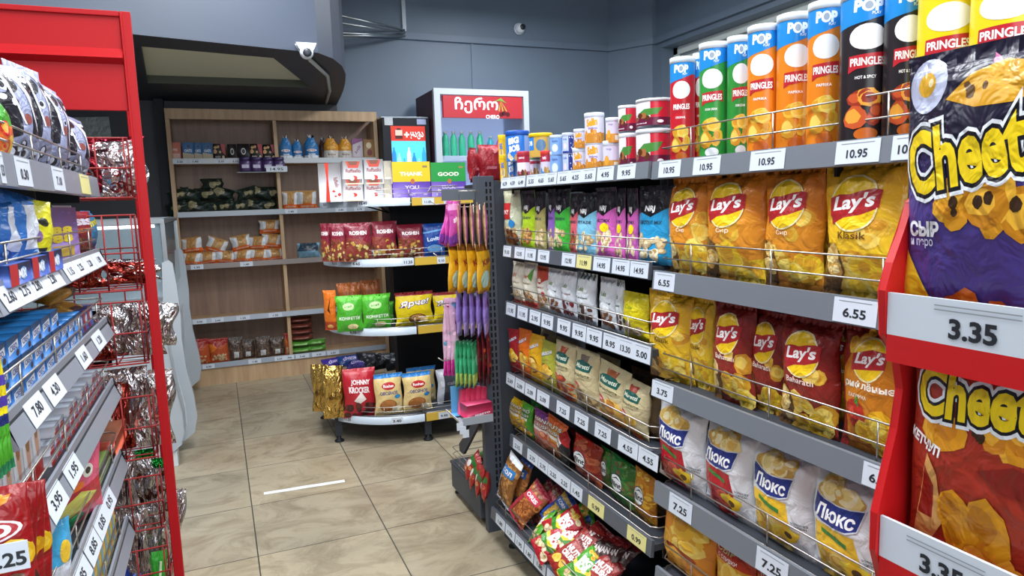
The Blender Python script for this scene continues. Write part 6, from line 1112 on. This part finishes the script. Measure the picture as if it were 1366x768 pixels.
# tray of blue biscuit cartons and slabs
for j in range(3):
    for i in range(10):
        y = 1.29+i*.082; lab = f"blue biscuit carton, {ORD[i] or 'first '}from near end in the {['bottom', 'middle', 'top'][j]} layer"
        if j == 2 and i > 5 or i > 8: continue
        put('oreo', (LF-.165, y, 1.259+j*.0385), PI/2, 1, .5, lab, 'blue biscuit cartons on the third sweets shelf')
for i, (y, x, z, nm) in enumerate([(1.34, -.42, 1.385, 'choc_foil'), (1.62, -.44, 1.375, 'choc_foil'), (1.87, -.44, 1.375, 'choc_foil'), (2.08, -.43, 1.28, 'choc_gold'), (2.22, -.42, 1.28, 'choc_gold'), (2.2, -.43, 1.34, 'choc_gold')]):
    put(nm, (x, y, z), PI/2+.2*(i % 3-1), .8, .9, f"{DES[nm]['look']}, {['nearest', 'middle', 'farthest', 'first', 'second', 'upper'][i]} one by the biscuit cartons", f"{DES[nm]['look']}s by the biscuit cartons", i)
for i in range(4): put('choc_low', (LF-.07, 2.035+i*.075, 1.259), PI/2, .8, .8, f"small blue and red chocolate carton, {ORD[i] or 'first '}from near end beside the biscuit cartons", 'small chocolate cartons beside the biscuit cartons')
# white and red bars
for j in range(3):
    kk = 0
    for i in range(13):
        y = 1.62+i*.053; k2 = (i+j) % 2
        if j == 2 and i % 3 == 0: continue
        kk += 1; put('kinder', (LF-.10, y, 1.073+j*.0225), PI/2, .95, 1, f"white and red chocolate bar, {(ORD+['thirteenth '])[kk-1] or 'first '}from near end in {['bottom', 'middle', 'top'][j]} layer", 'white and red chocolate bars on the fourth sweets shelf')
for i in range(5): put('kinder_box', (LF-.07, 1.285+i*.066, 1.073), PI/2, .7, 1-.08*(i % 2), f"white chocolate carton with red foot, {ORD[i] or 'first '}from the near end", 'white chocolate cartons with red feet')
for i in range(4): put('kinder_box', (LF-.16, 1.30+i*.085, 1.073), PI/2+.1, .85, 1.2, f"white chocolate carton with red foot, back row {ORD[i] or 'first '}from near end", 'white chocolate cartons in the back row')
# story boxes, toys and jelly bags
lrow(.858, 'on the fifth sweets shelf', [(52, 100, 612, 'pink_pack', -.3, .1), (103, 122, 585, 'book_yellow', 0, .0, 0, .06), (108, 127, 620, 'box_mint'), (122, 131, 610, 'box_blue', 0, 0, 0, .03), (127, 146, 572, 'box_coral', 0), (128, 154, 552, 'book_green', -.1, 0, 0, .05)], 5)
lrow(.858, 'below the pink jelly bag', [(62, 80, 703, 'bubble_blue', -.2, .2, 0, -.04)], 6)
k = 0
for j in range(2):
    for i in range(12):
        y = 1.45+i*.066; nm = 'gum_red' if i < 4 else 'gum_box'
        put(nm, (LF-.08, y, .646+j*.053), PI/2, .98, 1, f"{DES[nm]['look']}, {ORD[i] or 'first '}from near end in {['lower', 'upper'][j]} layer", 'bubble gum cartons on the sixth sweets shelf')
# hanging jelly bags and sweets strips at the near end
for i in range(4):
    y = 1.03+i*.045; x = xof(38+i*6.5, y, 1.17)-.084; ztop = zof(647-i*1.5, x+.08, y); z0 = ztop-.25
    put('cola_bag', (x, y, z0), .1, .9, (ztop-z0)/.27, f"red cola jelly bag, {['front one', 'second', 'third', 'rearmost'][i]} of the hanging bunch", 'red cola jelly bags hanging in a bunch', i)
y = .985; xa, xb = xof(-30, y, 1.17), xof(37, y, 1.17); z0, z1 = zof(757, xb, y), zof(720, xb, y)
mb = MB(); mb.box(xa, y, z0, xb, y+.0015, z1, TAGM); flat_text(mb, '4.25', (xa, y, z0), (1, 0, 0), (0, 0, 1), (xb-xa)*.52, (z1-z0)*.42, (xb-xa)*.85, (z1-z0)*.5, INK, .0006, .03)
tag(mb.build('price_card'), 'white price card in front of the red cola jelly bags', 'price card')
mb = MB(); mb.tube([(LF-.10, 1.0, zof(648, -.38, 1.05)), (LF-.10, 1.26, zof(648, -.38, 1.05))], .003, CHR); tag(mb.build('display_hook'), 'chrome hook holding the red cola jelly bags', 'hook')
for i in range(7):
    y = 1.12+.012*i; x = xof(-16+i*5.6, y, 1.2)-.004; zt_ = zof(455, x, y); zb_ = zof(655-i*5, x, y)
    put('mix_strip', (x, y, zb_), .9, .32, (zt_-zb_)/.24, f"yellow, purple and green striped sweets strip, {ORD[i] or 'first '}from left in the bundle", 'striped sweets strips hanging in a bundle', i)
mb = MB(); mb.tube([(-.34, 1.24, zof(452, -.33, 1.13)), (-.34, 1.10, zof(452, -.33, 1.13)), (-.34, 1.09, zof(452, -.33, 1.13)+.01)], .003, CHR); tag(mb.build('display_hook'), 'chrome hook holding the striped sweets strips', 'hook')

# ------------------------------------------------------------------ the red wire rack
RED = mat('#a80d15', 'paint'); RW = mat('#8f2a2a', 'paint'); base_k = (-.6, 2.4, 0)
gk = thing('wire_display_rack', base_k, 'red wire rack with a solid red header full of foil bags', 'display rack')
for x, y in ((-.200, 2.40), (-.98, 2.40), (-.242, 2.80), (-.98, 2.80)):
    mb = MB(); mb.box(x-.011, y-.014, 0, x+.017, y+.010, 2.155, RED); mb.box(x-.011, y-.018, .02, x-.004, y-.014, 2.15, RED); sub(mb, 'post', gk, base_k, .006)
mb = MB(); mb.box(-.965, 2.395, 1.872, -.212, 2.405, 2.145, RED); mb.box(-.965, 2.387, 2.14, -.212, 2.410, 2.155, RED); sub(mb, 'header_panel', gk, base_k, .002)
mb = MB(); mb.prism([(2.372, 2.02), (2.395, 2.005), (2.405, 2.01), (2.405, 2.05), (2.395, 2.05)], 0, -.965, -.212, RED); sub(mb, 'header_ridge', gk, base_k)
BK = [(1.618, 1.795), (1.335, 1.565), (1.105, 1.30), (.80, 1.0), (.565, .74), (.33, .50), (.1, .28)]
for zb, zt in BK:
    mb = MB(); r = .0028
    for z in (zb, (zb+zt)/2, zt): mb.tube([(-.96, 2.42, z), (-.225, 2.42, z), (-.262, 2.78, z), (-.96, 2.78, z)], r, RW, 6, True)
    for i in range(10):
        x = -.93+i*.077; mb.tube([(x, 2.42, zt), (x, 2.42, zb), (x, 2.78, zb), (x, 2.78, zt)], r, RW, 6)
    for i in range(5): xe = -.229-i*.0075; mb.tube([(xe, 2.46+i*.075, zb), (xe, 2.46+i*.075, zt)], r, RW, 6); mb.tube([(-.96, 2.46+i*.075, zb), (xe, 2.46+i*.075, zb)], r*.8, RW, 6)
    sub(mb, 'wire_basket', gk, base_k)
row('y', 2.60, 1.625, 'in the top red basket', [(116, 200, 183, 'corny', 0, -.06)], 1)
row('y', 2.58, 1.625, 'behind the sweets gondola in the top basket', [(60, 112, 200, 'silver'),], 1)
def basket(items, z, place): row('y', 2.52, z, place, items, 3)
for z, pl, its in [(1.342, 'in the second red basket', [(84, 140, 343, 'silver_red', .1, 0), (134, 204, 345, 'silver_red', 0, .06, 0, .06), (168, 212, 352, 'silver', .1, .1, 0, .2)]),
    (1.112, 'in the third red basket', [(120, 150, 425, 'silver_red'), (138, 182, 406, 'silver', .2, -.05, 0, .08), (166, 218, 402, 'silver', -.1, .05), (186, 232, 404, 'silver', .3, .16, 0, .16)]),
    (.807, 'in the fourth red basket', [(145, 178, 500, 'silver_red', .2), (152, 206, 490, 'silver', -.1, -.05, 0, .08), (178, 230, 494, 'silver', .2, .1), (196, 224, 522, 'silver_red', .3, .1, 0, .2)]),
    (.572, 'in the fifth red basket', [(150, 186, 605, 'silver', .2), (172, 214, 600, 'silver_green', 0, 0, 0, .08), (200, 228, 612, 'silver_green', .3, .12)]),
    (.337, 'in the sixth red basket', [(168, 204, 676, 'silver', .2, 0), (190, 224, 668, 'silver', 0, .1, 0, .08), (206, 238, 655, 'silver', .2, .2, 0, .17)]),
    (.107, 'in the bottom red basket', [(168, 204, 740, 'blue_sweets', .1), (198, 220, 738, 'green_sweets', .2, .1), (184, 234, 705, 'silver', .1, .1, 0, .14)])]: basket(its, z, pl)
heap('y', [(165, 560, .95, 'silver', 1, .1, -1.0, .2), (185, 565, .93, 'silver', 1.05, -.2, -1.1, -.2), (200, 580, .9, 'silver', 1, .2, -.9, .3), (178, 590, .9, 'silver_red', 1, 0, -1.0, 0)], 'lying on the fourth basket', .9) if False else None

# ------------------------------------------------------------------ the red promotion stand close by on the right
base_p = (.8, .25, 0); gp_ = thing('promotion_stand', base_p, 'red moulded stand with two tiers of corn puff bags', 'display stand')
PR = mat('#c0181c', 'plastic'); DF = .68
prof = [(.665, 0), (.665, .9), (.70, 1.02), (.674, 1.13), (.664, 1.16), (.664, 1.205), (.676, 1.25), (.690, 1.30), (.697, 1.345), (.688, 1.385), (.668, 1.41), (.664, 1.46), (.674, 1.49), (.690, 1.525), (.702, 1.555), (.725, 1.57), (.96, 1.57), (.96, 0)]
for y in (.548, -.12): mb = MB(); mb.prism(prof, 1, y-.012, y-.004, PR); sub(mb, 'side_panel', gp_, base_p, .002)
mb = MB(); mb.box(.95, -.11, 0, .96, .547, 1.75, PR); sub(mb, 'back_panel', gp_, base_p)
for zt, zb in ((1.458, 1.412), (1.203, 1.155), (.95, .9)):
    mb = MB(); mb.box(.672, -.11, zb-.006, .95, .547, zb+.006, PR); mb.box(.668, -.11, zb-.03, .676, .535, zb, PR); s = sub(mb, 'shelf', gp_, base_p)
    mb = MB(); mb.box(DF-.012, -.11, zb, DF-.008, .535, zt, TAGM); c = sub(mb, 'price_holder', s, base_p)
    px = 1298 if zt > 1.4 else 1256
    yc = yof(px, DF-.012, (zt+zb)/2); mb = MB(); o = (DF-.0125, yc+.028, zb)
    flat_text(mb, '3.35', o, (0, -1, 0), (0, 0, 1), .028, .017, .047, .020, INK, .0004, .035)
    for q in (.034, .0385): mb.add([(DF-.0129, yc+.04, zb+q), (DF-.0129, yc-.045, zb+q), (DF-.0129, yc-.045, zb+q+.0012), (DF-.0129, yc+.04, zb+q+.0012)], [(0, 1, 2, 3)], INK2)
    sub(mb, 'price_print', c, base_p)
put('curl_purple', (.700, .452, 1.428), -PI/2, .72, .93, 'purple cheese corn puff bag on the upper tier of the red stand', None, 1, 0, 0, .7)
put('curl_red', (.705, .440, 1.165), -PI/2, .70, .93, 'rust red ketchup corn puff bag on the lower tier of the red stand', None, 0, 0, 0, .7)
put('curl_purple', (.77, .40, 1.432), -PI/2, .72, .9, 'purple cheese corn puff bag in the second row of the upper tier', None, 2, 0, 0, .6)
put('curl_red', (.79, .40, 1.165), -PI/2, .72, .84, 'rust red ketchup corn puff bag in the second row of the lower tier', None, 2, 0, 0, .6)
